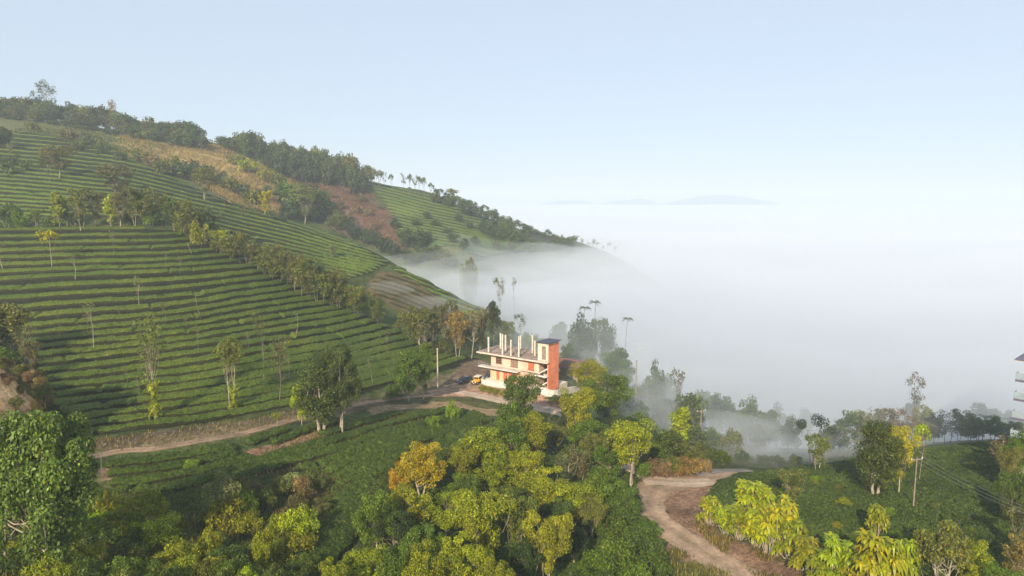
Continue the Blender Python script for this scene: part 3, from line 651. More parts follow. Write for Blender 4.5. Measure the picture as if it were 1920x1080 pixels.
# diagonal belt running down between the two tea slopes
pts_d = [(405,470,428,"olive"),(418,478,430,"yg"),(436,486,440,"olive"),(450,490,430,"olive"),(466,498,448,"forest2"),(482,505,452,"brown"),(496,512,456,"olive"),(510,520,455,"brown"),(524,528,462,"olive"),(538,535,468,"forest2"),
 (552,545,472,"brown"),(566,552,478,"olive"),(580,558,486,"olive"),(594,562,492,"forest2"),(608,568,500,"olive"),(622,572,508,"mid"),(636,578,512,"olive"),(628,560,500,"brown"),(600,545,488,"mid"),(575,535,480,"olive"),(548,525,474,"forest2"),(520,512,466,"mid"),(668,590,535,"olive"),(682,592,552,"mid")]
for j, (px, by, ty, c) in enumerate(pts_d):
    tree([MB, MV, MB][j % 3], px, by+3, ty, c, "leafy tree in the diagonal belt dividing the two tea slopes", w=34+8*(j % 3), group="diagonal tree belt between the tea slopes", bark='grey')
tree("mid_column1",651,580,527,"limey","bright lime green bush like tree at the lower end of the diagonal belt", w=32)
tree("mid_sparse1",698,600,540,"orange","brownish orange tree ending the diagonal belt above the misty patch", w=28)
tree("mid_broad1",708,606,562,"olive","olive round tree next to the orange one ending the diagonal belt", w=30)
tree("pole_snag",760,580,545,"brown","bare dead trunk on the misty brown patch", w=8, bark='dark')
for px, by, w in ((420,452,22),(424,468,20)): shrub(MSH,px,by+6,by-20,"limey","round lime green bush at the top of the diagonal belt",w=w+4,group="lime green bushes at the belt top")
# trees right of the near slope towards the house
for px, by, ty, c, k, w, l, g in [
 (757,618,578,"olive",MSH,40,"olive bush at the right shoulder of the near tea slope",None),(786,648,566,"olive",MB,56,"tall olive tree at the right end of the tea rows",None),
 (815,640,572,"forest2",MB,50,"dark olive tree left of the orange leaved one",None),(800,672,598,"brown",MS,58,"see through brown tree in front of the olive ones by the slope end",None),
 (835,655,566,"brown",MV,44,"tall brownish tree left behind the orange leaved tree",None),(858,672,582,"orange",MV,46,"orange leaved tree left of the half built house",None),
 (884,672,572,"dry",MS,52,"bare greyish brown tree left of the roof columns",None),(900,664,580,"brown",MV,36,"brown tree just behind the left end of the house",None),
 (926,648,558,"dark",MC,28,"dark upright tree rising behind the house roof",None),(952,655,600,"olive",MV,36,"olive tree behind the roof columns",None),
 (976,645,588,"dark",MS,26,"dark spreading treetop behind the roof columns",None),(875,650,600,"forest2",MB,50,"green tree in the gap behind the orange tree",None),
 (990,665,622,"green",MSH,40,"green bush behind the house roof",None),(1012,668,625,"green",MSH,38,"green bush touching the stair tower behind the house",None),
 (770,640,600,"mid",MSH,34,"mid green bush under the trees at the slope end",None),(830,665,628,"olive",MSH,36,"olive bush below the orange tree",None)]:
    tree(k, px, by, ty, c, l, "shrub" if k is MSH else "tree", "bush" if k is MSH else "tree", w=w, bark='pale', crown="foliage" if k is MSH else "crown")
# --- bluff at the left edge
for px, by, ty, c, k, w, l in [(22,668,562,"olive",MB,84,"dense olive tree on top of the eroded bluff at left edge"),(-5,672,575,"dark",MB,60,"dark tree at the left edge on the bluff"),(48,690,612,"brown",MS,52,"dry branching bush tree on the rim of the bluff"),
   (62,705,640,"brown",MV,40,"small brown tree leaning over the bluff rim"),(20,690,640,"green",MSH,50,"green bush on the rim of the eroded bluff")]:
    tree(k, px, by, ty, c, l, w=w, bark='pale', crown="crown")
for px, by, ty, c in ((60,716,690,"dry"),(78,732,704,"orange"),(36,704,680,"olive"),(8,694,668,"dry"),(84,742,715,"olive")):
    shrub("near_shrub1",px,by,ty,c,"dry orange grass tuft on the rim of the eroded bluff",cat="shrub",w=34,group="dry tufts on the bluff rim")
# --- trees on and behind the middle slope
for px, by, ty, c, k, w, l, b in [
 (112,333,272,"olive",MV,58,"vase shaped tree standing among the upper left tea rows",'pale'),(92,318,280,"brown",MV,36,"smaller brown tree left beside the vase shaped one",'pale'),
 (4,282,234,"dark",MB,36,"dark tree cut by the left edge high on the tea slope",'dark'),(218,372,308,"brown",MV,70,"wide brown crowned tree in the middle of the upper tea slope",'grey'),
 (214,395,360,"brown",MV,30,"small brown tree below the wide brown crowned one",'pale'),(383,374,314,"olive",MV,38,"vase shaped tree with bare pale stems on the crest of the middle tea slope",'pale'),
 (497,404,355,"gold",MV,28,"yellowish tree at the right crest of the middle tea slope",'pale'),(511,402,368,"red",MS,22,"reddish twiggy tree beside the yellowish one on the crest",'pale'),
 (572,420,350,"olive",MV,48,"olive tree with pale trunk on the lower crest of the middle slope",'pale'),(632,428,392,"olive",MSH,40,"olive round bush at the foot of the bare red slope",'grey')]:
    tree(k, px, by, ty, c, l, w=w, bark=b, crown="crown")
for px, by, ty, w, c in [(10,330,292,36,"mid"),(48,322,300,26,"green"),(20,312,290,30,"forest"),(86,312,290,26,"mid"),(30,420,385,26,"mid"),(150,282,260,30,"olive"),(175,280,250,36,"forest2"),(190,282,262,26,"olive"),(128,268,240,36,"brown"),(160,268,245,30,"forest2"),(60,248,226,26,"olive"),(200,290,268,30,"forest"),(225,300,282,24,"forest2")]:
    shrub(FSH,px,by,ty,c,"bush scattered over the upper left tea slope",w=w,group="bushes on the upper tea slope")
for px, by, ty, w, c in [(555,402,335,62,"green"),(590,418,348,50,"forest"),(532,380,338,40,"green"),(612,415,372,40,"forest"),(575,385,338,50,"forest2"),(540,412,375,34,"forest"),(605,395,352,36,"mid")]:
    tree(FB,px,by,ty,c,"big bushy green tree in the hollow beside the bare red slope",w=w,group="bushy trees in the hollow by the red slope")
for px, by, ty, w, c in [(345,335,300,44,"forest"),(368,335,298,46,"forest"),(390,338,306,30,"mid"),(330,330,308,36,"forest2"),(300,325,296,34,"olive"),(325,318,290,30,"olive"),(268,305,282,34,"brown"),(250,298,276,30,"olive"),(285,312,288,30,"dry"),(410,345,318,32,"forest2"),(430,360,330,36,"olive"),(455,372,340,40,"forest2"),(475,392,352,44,"olive"),(505,378,345,40,"forest2"),(520,352,322,36,"olive"),(500,340,312,34,"yg"),(470,325,296,50,"yg"),(445,312,288,40,"olive")]:
    shrub(FSH,px,by,ty,c,"bush in the dry brown grass hollow below the hill crest",w=w,group="bushes in the brown grass hollow")
for px, by, ty, w, c in [(655,440,408,34,"forest"),(668,450,420,40,"forest"),(688,458,424,40,"forest"),(705,466,430,36,"forest"),(722,476,440,34,"dark"),(740,486,450,32,"forest"),(640,432,410,26,"forest2"),(760,468,425,40,"forest2"),(785,470,428,40,"forest"),(798,462,430,30,"dark"),(740,430,405,22,"forest"),(812,492,458,40,"forest2"),(830,498,462,36,"olive"),(795,490,462,36,"forest2"),(765,495,466,34,"forest"),(778,500,470,30,"forest2"),(845,505,470,30,"forest2")]:
    tree(FB,px,by,ty,c,"dark bushy tree in the ravine at the foot of the red slope",w=w,group="bushy trees down the ravine")
for px, by, ty, w in [(655,362,345,18),(675,378,362,22),(668,400,378,22),(640,392,372,20),(690,405,388,18),(620,372,355,16),(700,432,412,18),(650,415,392,22)]:
    shrub(FSH,px,by,ty,"dry","dry scrub bush growing on the bare red slope",w=w,group="dry scrub on the red slope")
# --- forest on the hill crest
cx = [(0,222),(60,226),(120,236),(200,250),(300,259),(385,264)]
def crest(y0, off, px): return float(np.interp(px, [a for a, b in y0], [b for a, b in y0]))+off
for px in range(-12, 384, 11):
    hh = 44 if px < 240 else 32
    p = px+rng.uniform(-4, 4); b = crest(cx, rng.uniform(-3, 3), p); h = hh*rng.uniform(.8, 1.2)
    tree(FB, p, b+2, b-h, rng.choice(["forest", "forest", "dark", "forest2", "olive"]), "dense dark green tree in the wood on the upper left hill crest", w=34, group="trees of the upper left crest wood", Y=rng.uniform(488, 500))
    if rng.random() < .7:
        tree(FB+FS, p+5, b+8, b+8-h*.85, rng.choice(["forest2", "olive", "forest", "brown"]), "lighter tree at the front of the wood on the upper left crest", w=30, group="front trees of the upper left crest wood", Y=rng.uniform(462, 478))
tree("feathery",88,232,147,(.09,.11,.06),"tall feathery tree sticking up above the wood on the crest",w=44,Y=492)
tree("bare_crown",213,248,185,"orange","bare orange brown treetop rising above the wood on the crest",w=20,Y=496)
for k in range(48):
    px = -8+k*8.3+rng.uniform(-3, 3); b = crest(cx, 5, px); shrub(FSH, px, b+3, b-rng.uniform(12, 20), rng.choice(["forest","forest2","olive"]), "low bush along the foot of the upper left crest wood", w=rng.uniform(20, 32), group="bushes along the crest wood edge", Y=rng.uniform(462, 486))
cx2 = [(412,272),(440,282),(500,298),(560,310),(620,322),(690,337)]
for px in range(414, 690, 9):
    p = px+rng.uniform(-3, 3); b = crest(cx2, rng.uniform(-2, 2), p); h = (22 if px < 450 else 40 if px < 660 else 26)*rng.uniform(.85, 1.15)
    tree(FB, p, b, b-h, rng.choice(["forest", "forest", "forest2", "mid", "olive"]), "rounded green tree in the wood above the bare red slope", w=32, group="trees of the wood above the red slope", Y=rng.uniform(498, 512))
    if px > 500 and rng.random() < .8:
        tree(FB, p+4, b+8, b+6-h*.7, rng.choice(["forest", "dark", "forest2"]), "front row tree in the wood above the bare red slope", w=28, group="front trees of the wood above the red slope", Y=rng.uniform(482, 494))
for px in (686, 700, 712): tree(FU, px, 336+(px-686)*.25, 308+(px-686)*.35, "olive", "thin flat crowned tree on the skyline at the wood's right end", w=22, group="flat crowned skyline trees", Y=505)
for px in (720, 734, 757, 768, 778, 786, 795, 808): tree(FS+FU, px, 341+(px-720)*.24, 322+(px-720)*.22-(8 if 750 < px < 800 else 0), "forest2", "small sparse tree on the skyline above the far tea slope", w=14, group="sparse skyline trees above the far tea", Y=512)
tree("far_umbrella0",848,388,352,"brown","brown umbrella shaped tree on the far skyline",w=36,Y=505)
cx3 = [(815,366),(850,382),(900,396),(960,424),(1010,440),(1080,455),(1150,472)]
for j, px in enumerate(range(818, 1075, 8)):
    p = px+rng.uniform(-3, 3); b = crest(cx3, rng.uniform(-1, 5), p); h = rng.uniform(11, 22)*(1 if px < 1000 else .75)
    tree(FB+FU if j % 3 else FB, p, b+3, b-h, rng.choice(["forest", "forest", "mid", "forest2"]), "small tree on the far ridge running down into the fog", w=22, group="trees along the far ridge", Y=rng.uniform(488, 508))
for px, by, ty in [(905,440,408),(925,452,418),(945,448,414),(965,462,428),(985,460,430),(890,462,440),(1005,468,444),(880,430,412),(1030,470,450),(930,470,444),(960,478,452),(870,470,446),(850,456,436),(1040,462,442),(990,476,452),(840,440,424),(815,425,408),(800,412,396),(780,425,408),(860,415,400)]:
    tree(FB, px, by, ty, rng.choice(["forest", "mid", "forest2"]), "tree dotted over the far tea slope below the ridge", w=rng.uniform(20, 34), group="trees dotted over the far slope")
for j, px in enumerate((1082,1092,1104,1112,1120,1130,1141,1152)):
    tree("slim0" if j % 2 else "slim1", px, 472+(px-1082)*.22, 440+(px-1082)*.24+(j % 3)*4, "forest", "tiny slender tree silhouette at the tip of the far ridge above the fog", w=9, group="slender trees at the ridge tip")
# --- half hidden in the fog behind the house
for px, by, ty, w, c, k, l, Y in [(882,545,472,30,"olive",MB,"olive tree standing out of the fog left of the others",330),(872,520,478,24,"yg",MB,"yellowish crown beside the olive tree in the fog",345),
 (937,600,520,24,"brown",MS,"faint twiggy tree in the fog",262),(964,600,518,10,"brown",["slim1"],"faint thin trunk in the fog",262),
 (1050,660,600,46,"forest",MB,"grey shape of a bush deep in the fog behind the house",250),(1085,680,588,52,"forest",MB,"misty round tree under the left palms",215),(1108,690,592,50,"forest",MB,"misty round tree under the taller palm",215),(1135,690,588,44,"forest",MB,"misty round tree right of the palms",218),
 (1230,735,676,44,"mid",MB,"misty green tree right of the utility pole",172),(1268,750,690,38,"brown",MS,"brown twiggy tree in the thin mist",165),(1292,800,732,70,"forest2",MB,"round olive tree with mist around it",148),
 (1345,820,735,62,"forest",MB,"faded round tree behind the mist, left one",178),(1402,840,742,62,"mid",MB,"faded pale green tree behind the mist, right one",172),(1275,830,756,46,"limey",MC,"bright lime green tree among the misty ones",140),
 (1455,820,756,44,"forest",MB,"faint rounded treetop in the blue mist",205),(1508,820,762,40,"forest",MB,"faintest treetop far in the blue mist",225),(1370,845,800,44,"olive",MSH,"olive bush in the mist below the faded trees",150),
 (1420,850,790,40,"mid",MB,"grey green tree low in the mist",165)]:
    tree(k, px, by, ty, c, l, w=w, Y=Y, bark='grey', crown="crown")
tree("palm0",1095,690,572,"forest","left one of two tall palms in the fog above misty trees","palm","palm_tree",w=24,Y=212,crown="fronds")
tree("palm1",1113,690,561,"forest","taller palm of the pair in the fog above misty trees","palm","palm_tree",w=24,Y=212,crown="fronds")
tree("palm0",1175,690,592,"mid","lone palm in the fog left of the white hazy building","palm","palm_tree",w=22,Y=205,crown="fronds")
# --- thicket right of the house
for px, by, ty, w, c, k, l in [(1160,715,634,62,"green",MB,"tree with drooping fronded top behind the yellow green crown"),(1182,712,645,26,"forest",MC,"dark drooping treetop left of the hazy white building"),(1150,745,652,92,"mid",NB,"large dark rounded tree right of the house"),
 (1104,752,664,76,"yg",NB,"yellow green rounded tree right of the house tower"),(1062,700,640,34,"forest",MB,"dark tree behind the right side of the tower"),
 (1135,800,690,100,"green",NB,"broad green tree in the sunny thicket right of the lane"),(1080,845,730,72,"yg",NV,"sunlit tree by the lane below the tower"),(1100,865,775,84,"green",NB,"leafy tree leaning over the lane"),
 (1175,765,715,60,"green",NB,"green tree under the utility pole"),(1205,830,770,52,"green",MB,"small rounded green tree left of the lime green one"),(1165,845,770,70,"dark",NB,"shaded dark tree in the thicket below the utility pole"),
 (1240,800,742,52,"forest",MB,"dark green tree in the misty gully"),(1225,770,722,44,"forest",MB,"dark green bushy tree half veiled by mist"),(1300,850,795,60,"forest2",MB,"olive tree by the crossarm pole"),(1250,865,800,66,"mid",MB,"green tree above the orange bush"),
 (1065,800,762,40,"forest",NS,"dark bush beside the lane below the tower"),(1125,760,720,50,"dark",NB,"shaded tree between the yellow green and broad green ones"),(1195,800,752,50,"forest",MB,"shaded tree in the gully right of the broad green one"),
 (1040,752,742,40,"mid",NS,"low green bush at the foot of the white retaining wall")]:
    tree(k, px, by, ty, c, l, w=w, bark='grey', crown="crown")
shrub("near_shrub2",1288,890,855,"orange","rusty orange bush beside the road bend",w=66)
for px, by, ty, w, c in [(1225,893,858,40,"dry"),(1245,893,862,40,"dry"),(1262,890,852,36,"olive"),(1210,880,850,36,"olive"),(1330,865,835,40,"forest2"),(1355,872,840,36,"mid"),(1395,868,845,36,"forest"),(1430,872,850,36,"forest"),(1460,874,852,36,"forest"),(1310,862,830,40,"olive"),(1490,876,850,32,"mid"),(1235,862,822,44,"green"),(1275,862,815,50,"olive")]:
    shrub(NS,px,by,ty,c,"weedy bush along the misty far side of the road bend",w=w,group="weedy bushes beyond the road bend")
# --- grove in the middle foreground
grove = [
 (995,872,762,88,"yg",NB,"sunlit crown at the top of the grove nearest the lane"),(1042,850,800,46,"olive",NV,"thin olive tree at the lane edge of the grove"),(955,880,780,84,"green",NB,"rounded green tree at the upper left of the grove"),
 (905,900,800,120,"yg",NB,"wide yellow green tree in the upper grove"),(865,915,838,80,"yg",NV,"small yellow green tree next to the golden one"),(790,935,824,100,"gold",["near_broad1"],"golden yellow tree at the left edge of the grove"),
 (752,930,866,52,(.42,.27,.02),NS,"orange yellow bush under the golden yellow tree"),(930,935,858,104,"yg",NB,"yellow green tree in the heart of the grove"),(985,940,842,76,"yg",NV,"yellow green vase shaped tree above the dark hollow"),
 (1065,925,846,70,"brown",MS,"brown twiggy tree between the grove and the lane"),(1090,905,840,56,"brown",MV,"brownish branching tree beside the lane"),(1118,890,815,60,"olive",NV,"olive tree overlooking the lane"),
 (1183,912,790,100,"yg",["near_vase1"],"pale trunked vase shaped tree beside the road bend"),(1015,975,888,110,"yg",NV,"wide topped tree right of the grove's centre"),(1085,985,892,100,"yg",NB,"yellow green tree in the right part of the grove"),
 (1130,975,880,110,"green",NB,"bright green tree beside the road"),(1165,985,912,80,"green",NB,"smaller bright green tree next to the road bend"),(970,1065,928,84,"olive",NV,"heart shaped tree in the grove's centre"),(905,1075,925,128,"yg",NV,"broad rounded tree left of the heart shaped one"),
 (835,1010,915,92,"yg",NB,"tree with glossy leaves behind the broad rounded one"),(770,1010,905,96,"yg",NB,"sunlit tree above the dark green pair"),(705,1040,925,100,"green",["near_broad0"],"dark leaved tree on the left rim of the grove"),
 (745,1055,948,90,"dark",["near_broad3"],"darkest tree inside the left rim of the grove"),(795,1095,980,96,"green",NB,"green tree in the lower grove"),(1030,1110,968,104,"yg",["near_vase0"],"isolated pale trunked tree low in the grove"),
 (690,1130,1010,104,"yg",NB,"yellow green crown at the bottom left of the grove"),(745,1150,1018,96,"green",NB,"green crown at the bottom edge of the grove, left part"),(810,1160,1010,110,"yg",NB,"yellow green crown in the middle of the bottom edge"),
 (870,1150,1018,110,"yg",NV,"wide crown at the bottom edge below the rounded tree"),(630,1160,1040,80,"yg",NB,"crown cut by the bottom edge left of the grove"),(930,1170,1035,90,"yg",NB,"crown cut by the bottom edge in the grove's centre"),
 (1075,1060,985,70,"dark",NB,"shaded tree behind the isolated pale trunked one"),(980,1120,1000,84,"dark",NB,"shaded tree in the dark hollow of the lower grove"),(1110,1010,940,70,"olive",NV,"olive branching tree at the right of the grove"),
 (870,975,888,90,"green",NB,"green tree hidden behind the broad rounded one"),(1045,1010,935,80,"mid",NB,"darker tree with red leaves in it"),(960,1000,900,80,"mid",NB,"darker tree in the middle of the grove")]
for px, by, ty, w, c, k, l in grove: tree(k, px, by, ty, c, l, w=w, bark='pale')
for px, by, ty, w, c in [(1150,1010,965,90,"green"),(1200,1040,990,90,"mid"),(1160,1070,1010,100,"green"),(1225,1080,1030,80,"mid"),(1120,1090,1030,90,"green"),(1190,1110,1050,100,"green"),(1140,1150,1080,110,"mid"),(1240,1130,1080,80,"green"),(1090,1130,1060,80,"mid"),(1215,1010,975,60,"green")]:
    shrub(NS,px,by,ty,c,"vine covered green mound between the grove and the road",w=w,group="vine covered mounds by the road")
tree("near_broad4",1142,905,828,"green","leafy green tree hiding the lane just before the road bend",w=74,bark="pale"); tree("near_shrub0",1205,898,862,"green","green bush at the meeting of lane and road",cat="shrub",name="shrub",w=46,crown="foliage")
tree("near_broad1",1165,892,800,"yg","yellow green tree behind the pale trunked one at the road bend",w=60,bark="pale")
# --- big tree and scrub at the lower left
tree("near_big",105,1090,738,(.135,.225,.042),"huge leafy tree filling the lower left corner",w=215,bark='pale')
tree("near_broad2",20,1075,782,(.12,.20,.036),"big tree at the left edge behind the huge one",w=130,bark='pale')
tree("near_open",415,985,882,(.15,.18,.07),"pale leaved spreading little tree above the scrub",w=82,bark='pale')
tree("pole_snag",322,1000,965,"dry","bare dead branch sticking out of the scrub",name="dead_branch",cat="branch",w=14,bark='pale')
tree("slim1",192,905,835,"olive","thin bare stem standing by the left end of the dirt track",w=10,bark='pale')
shrub("near_shrub1",361,882,860,"bright","round bright bush on the terrace below the dirt track",w=34)
for k in range(64):
    px = rng.uniform(60, 585); by = rng.uniform(965, 1150)
    if px > 470 and by < 985+(px-470)*.3: continue
    shrub(NS,px,by,by-rng.uniform(38, 70),rng.choice(["yg","green","olive","mid","yg","limey"]),"leafy scrub bush on the overgrown lower left bank",w=rng.uniform(46, 90),group="scrub bushes on the lower left bank")
for px, by, ty, w, c in [(545,925,880,60,"pale"),(520,935,895,50,"olive"),(570,940,885,50,"dry"),(595,925,890,40,"olive"),(500,960,910,50,"olive"),(555,965,920,50,"brown"),(480,930,900,44,"brown"),(600,965,930,44,"brown"),(450,955,915,50,"yg"),(530,1000,955,56,"yg"),(420,960,925,50,"green"),(60,1060,1000,90,"yg"),(100,1100,1030,100,"yg"),(20,1080,1030,80,"mid"),(160,1100,1050,90,"green")]:
    shrub(NS,px,by,ty,c,"wispy mixed shrub around the bare earth patch and lower left corner",w=w,group="wispy shrubs at lower left")
# --- right side
for j, (px, by, ty, w, c) in enumerate([(1590,845,772,50,"forest"),(1612,850,764,44,"brown"),(1635,848,768,46,"olive"),(1655,845,765,44,"brown"),(1675,845,775,40,"dry"),(1700,845,768,50,"dry"),(1722,842,762,46,"olive"),(1748,842,770,46,"forest2"),(1770,842,768,46,"brown"),(1795,842,772,44,"brown"),(1815,842,776,44,"olive"),(1840,842,780,40,"forest"),(1885,838,788,44,"forest2"),(1905,836,790,40,"olive"),(1575,850,790,44,"forest"),(1690,848,790,44,"brown"),(1735,845,788,50,"brown"),(1780,845,790,50,"dry"),(1830,840,792,46,"brown")]):
    tree([MV, MB, MS][j % 3], px, by, ty, c, "misty slender tree in the row behind the right tea hill", w=w, group="misty tree row behind the right tea hill", Y=rng.uniform(150, 162))
tree("mid_broad1",1860,842,778,"green","umbrella shaped green tree near the right edge on the ridge",w=54,Y=150)
tree("snag_tree",1706,860,697,(.12,.09,.05),"tall half bare tree towering over the right tree row",w=50,Y=158,bark='grey')
tree("mid_broad2",1706,850,748,"blue","grey blue round tree behind the tall half bare one",w=42,Y=190)
tree("mid_broad0",1840,840,752,"forest","faded tree behind the right row of trees, larger",w=60,Y=195); tree("mid_broad3",1875,840,762,"forest","faded smaller tree near the right building",w=50,Y=200); tree("mid_broad2",1900,850,780,"blue","dim tree at the right edge under the building",w=44,Y=180)
tree("flat_clumps",1522,875,775,(.04,.06,.04),"dark tree with separate flat leaf clumps in the mist",w=84,Y=140,bark='grey')
tree("mid_vase1",1532,885,816,"olive","olive tree with pale vine covered foot at the fog edge",w=52,bark='pale')
tree("mid_vase0",1480,950,880,"olive","round topped tree at the left rim of the right tea hill",w=58,bark='pale')
tree("near_dark",1641,930,788,(.085,.12,.02),"tall vine covered tree on the right tea hill",w=90,bark='pale')
tree("near_vase2",1684,930,806,(.33,.34,.015),"orange yellow tree with slanting pale trunk on the right tea hill",w=60,bark='pale')
tree("sapling",1721,905,788,"limey","small yellow green crown behind the crossarm pole on the tea hill",w=32,bark='pale')
tree("mid_sparse1",1876,905,822,"dry","dry pinkish brown tree on the right tea hill",w=62,bark='pale')
tree("near_column",1877,960,878,"green","leafy green column below the dry tree near the right edge",w=30)
for j, (px, by, ty, w, c) in enumerate([(1410,985,895,62,"limey"),(1330,985,925,36,"limey"),(1362,1000,945,44,(.29,.34,.015)),(1385,1010,955,44,"yg"),(1420,1025,950,50,(.29,.34,.015)),(1460,1040,930,60,(.33,.34,.015)),(1440,1040,970,46,"limey"),(1485,1050,968,46,"yg"),(1398,1005,960,40,"limey"),(1345,985,950,30,"yg"),
   (1515,1075,1010,56,"yg"),(1570,1110,1000,64,"limey"),(1600,1120,1030,50,"yg"),(1640,1150,990,80,(.33,.34,.015)),(1660,1150,1000,60,"limey"),(1642,1010,943,34,"yg"),(1690,1140,1000,44,"limey"),(1540,1110,1040,50,"yg")]):
    tree(RO, px, by, ty, c, "drooping rosette plant with bright yellow green leaves beside the road" if j < 10 else "tall rosette plant with bright yellow green leaves at the bottom right", "plant", "rosette_plant", w=w, group="bright rosette plants by the road" if j < 10 else "bright rosette plants at the bottom right", crown="foliage", bark='pale')
tree("near_open",1758,1130,972,(.14,.17,.03),"spreading tree with white branches at the bottom right",w=120,bark='pale')
for px, by, ty, w, c, k, l in [(1700,1090,1000,80,"mid",NB,"dark green tree left of the white branched one"),(1820,1120,1010,90,"yg",NB,"yellow green tree right of the white branched one"),(1898,1100,1000,60,"orange",MV,"orange tinted tree at the right edge bottom"),(1842,1130,1035,70,"green",NB,"green tree low at the bottom right"),(1900,990,910,60,"mid",NB,"dark tree at the right edge on the tea hill"),(1905,1050,950,50,"brown",MV,"brown tree at the right edge above the orange one"),(1880,1150,1050,90,"green",NB,"green tree in the bottom right corner")]:
    tree(k, px, by, ty, c, l, w=w, bark='pale')

for k in range(34):
    px = rng.uniform(1440, 1900); by = rng.uniform(870, 1010)
    shrub(NS, px, by, by-rng.uniform(10, 22), rng.choice(["mid","green","olive","bright","yg"]), "lighter green bush poking out of the tea bushes on the right hill", w=rng.uniform(14, 34), group="lighter bushes among the tea on the right hill")
for k in range(16):
    px = rng.uniform(1230, 1480); by = 1050+(px-1230)*.35+rng.uniform(-10, 30)
    if 1255 < px < 1420: continue
    shrub(NS, px, by, by-rng.uniform(14, 30), rng.choice(["olive","green","yg"]), "weedy tuft growing on the verge at the bottom of the road", w=rng.uniform(24, 50), group="weedy tufts by the road at the bottom")

for px, by, ty, w, c in [(-8,705,672,40,"olive"),(14,720,696,34,"dry"),(44,742,716,30,"olive"),(70,752,726,30,"green"),(90,762,735,26,"dry"),(30,765,742,30,"olive")]:
    shrub("near_shrub2", px, by, ty, c, "scrubby plant clinging to the face of the eroded bluff", w=w, group="scrubby plants on the bluff face")

for k in range(26):                                              # thin young trees dotted over the near tea slope
    px = rng.uniform(70, 760); by = rng.uniform(470, 760)
    if not bool(in_poly(np.array([px]), np.array([by]), A_POLY)[0]): continue
    tree(["slim1", "pole_snag", "slim0"], px, by, by-rng.uniform(26, 58), rng.choice(["olive", "pale", "brown"]), "thin young shade tree with sparse leaves standing between the tea rows", name="slender_tree", w=rng.uniform(9, 18), bark="grey", group="thin young shade trees on the near tea slope")
for k in range(22):
    px = rng.uniform(10, 700); by = 300+px*.22+rng.uniform(-30, 50)
    if not bool(in_poly(np.array([px]), np.array([by]), B_POLY)[0]): continue
    tree(["slim0", "mid_sparse1", "mid_vase1"], px, by, by-rng.uniform(16, 30), rng.choice(["olive", "pale", "forest2"]), "small sparse shade tree among the rows of the middle tea slope", name="slender_tree", w=rng.uniform(9, 18), bark="grey", group="small shade trees on the middle tea slope")

tree("near_broad2", 1908, 915, 806, "green", "green tree in front of the foot of the building at the right edge", w=70, bark="pale")
tree("near_vase1", 1885, 925, 838, "olive", "olive tree left of the foot of the building at the right edge", w=46, bark="pale")
shrub("near_shrub0", 1916, 935, 880, "mid", "dark green bush at the right edge below the building", w=60)
for px, by, ty, w, Y in [(1205,790,712,50,182),(1250,790,702,56,190),(1315,800,728,56,186),(1375,830,752,60,182),(1440,850,765,54,176),(1480,860,778,46,170),(1555,860,792,50,160),(1330,850,800,50,152),(1160,760,690,60,186)]:
    tree(MB, px, by, ty, rng.choice(["forest", "mid", "forest2"]), "pale misty tree in the band fading into the fog right of the house", w=w, Y=Y, group="misty band of trees at the fog edge")
# the smallest trees past three hundred become one far-off mass
def small_trees_to_one(keep=296):
    T = [o for o in C.objects if o.get('category') == 'tree']
    T.sort(key=lambda o: -sum(c.dimensions.z for c in o.children if c.type == 'MESH' and 'crown' in c.name)*0-o.scale.z*max(v[2] for v in o.children[0].bound_box)/o.location.y)
    g = Geo(); drop = [o for o in T[keep:] if o.location.y > 400]
    for o in drop:
        M = np.array(Matrix.LocRotScale(o.location, o.rotation_euler, o.scale))
        for c in o.children:
            me = c.data; n = len(me.vertices); V = np.empty(n*3, np.float32); me.vertices.foreach_get("co", V); V = V.reshape(-1, 3)@M[:3, :3].T+M[:3, 3]
            F = np.empty(len(me.loops), np.int32); me.loops.foreach_get("vertex_index", F); F = F.reshape(-1, 4)
            t = np.empty(n*4, np.float32); me.color_attributes["tint"].data.foreach_get("color", t); g.add(V, F, t.reshape(-1, 4)[:, :3]*np.array(c.color[:3]))
    for o in drop:
        for c in list(o.children): bpy.data.objects.remove(c)
        bpy.data.objects.remove(o)
    print("MERGED", len(drop), len(T)-len(drop))
    tag(link("far_trees", g.mesh("far_trees", leaf_mat)), "mass of small far off trees along the hill crest and the far ridge", "trees", kind="stuff")
bpy.context.view_layer.update(); small_trees_to_one()
# ------------------------------------------------------------------ buildings, vehicles, poles
M_cream = surf("pink_cream_plaster", (.60, .44, .35), .16, .35, .15, .03, .85, .2)
M_orange = surf("orange_paint", (.78, .25, .125), .17, .3, .1, .02, .7, .3)
M_fascia = surf("cream_concrete", (.62, .51, .42), .18, .7, .2, .03, .85, .2)
M_col = surf("bare_concrete", (.60, .53, .45), .2, 1.2, .4, .04, .9, .15)
M_roof = surf("dusty_roof_concrete", (.27, .21, .18), .4, .6, .6, .08, .95, .1)
M_navy = surf("dark_sheet_roof", (.035, .04, .06), .2, 1, .1, .02, .5, .4)
M_white = surf("white_lime_wash", (.60, .57, .52), .22, .4, .2, .03, .85, .2)
M_dark = surf("dark_fill", (.03, .028, .03), .2, 1, 0, 0, .6, .3)  # stands in for shade inside the stair and jeep; also one bumper
M_frame = surf("brown_window_frame", (.30, .13, .09), .15, 3, 0, 0, .6, .3)
M_door = surf("orange_red_door_panel", (.58, .14, .06), .2, 1.5, .1, .02, .6, .3)
M_yel = surf("warm_cream_panel", (.66, .46, .26), .12, 1.5, .1, .02, .7, .3)
M_metal = surf("galvanised_rail", (.30, .30, .31), .1, 3, 0, 0, .45, .5)
M_wood = surf("grey_timber", (.24, .19, .15), .3, 2, .3, .02, .9, .1)
M_redroof = surf("rust_red_roof", (.13, .07, .055), .3, .8, .4, .05, .9, .1)
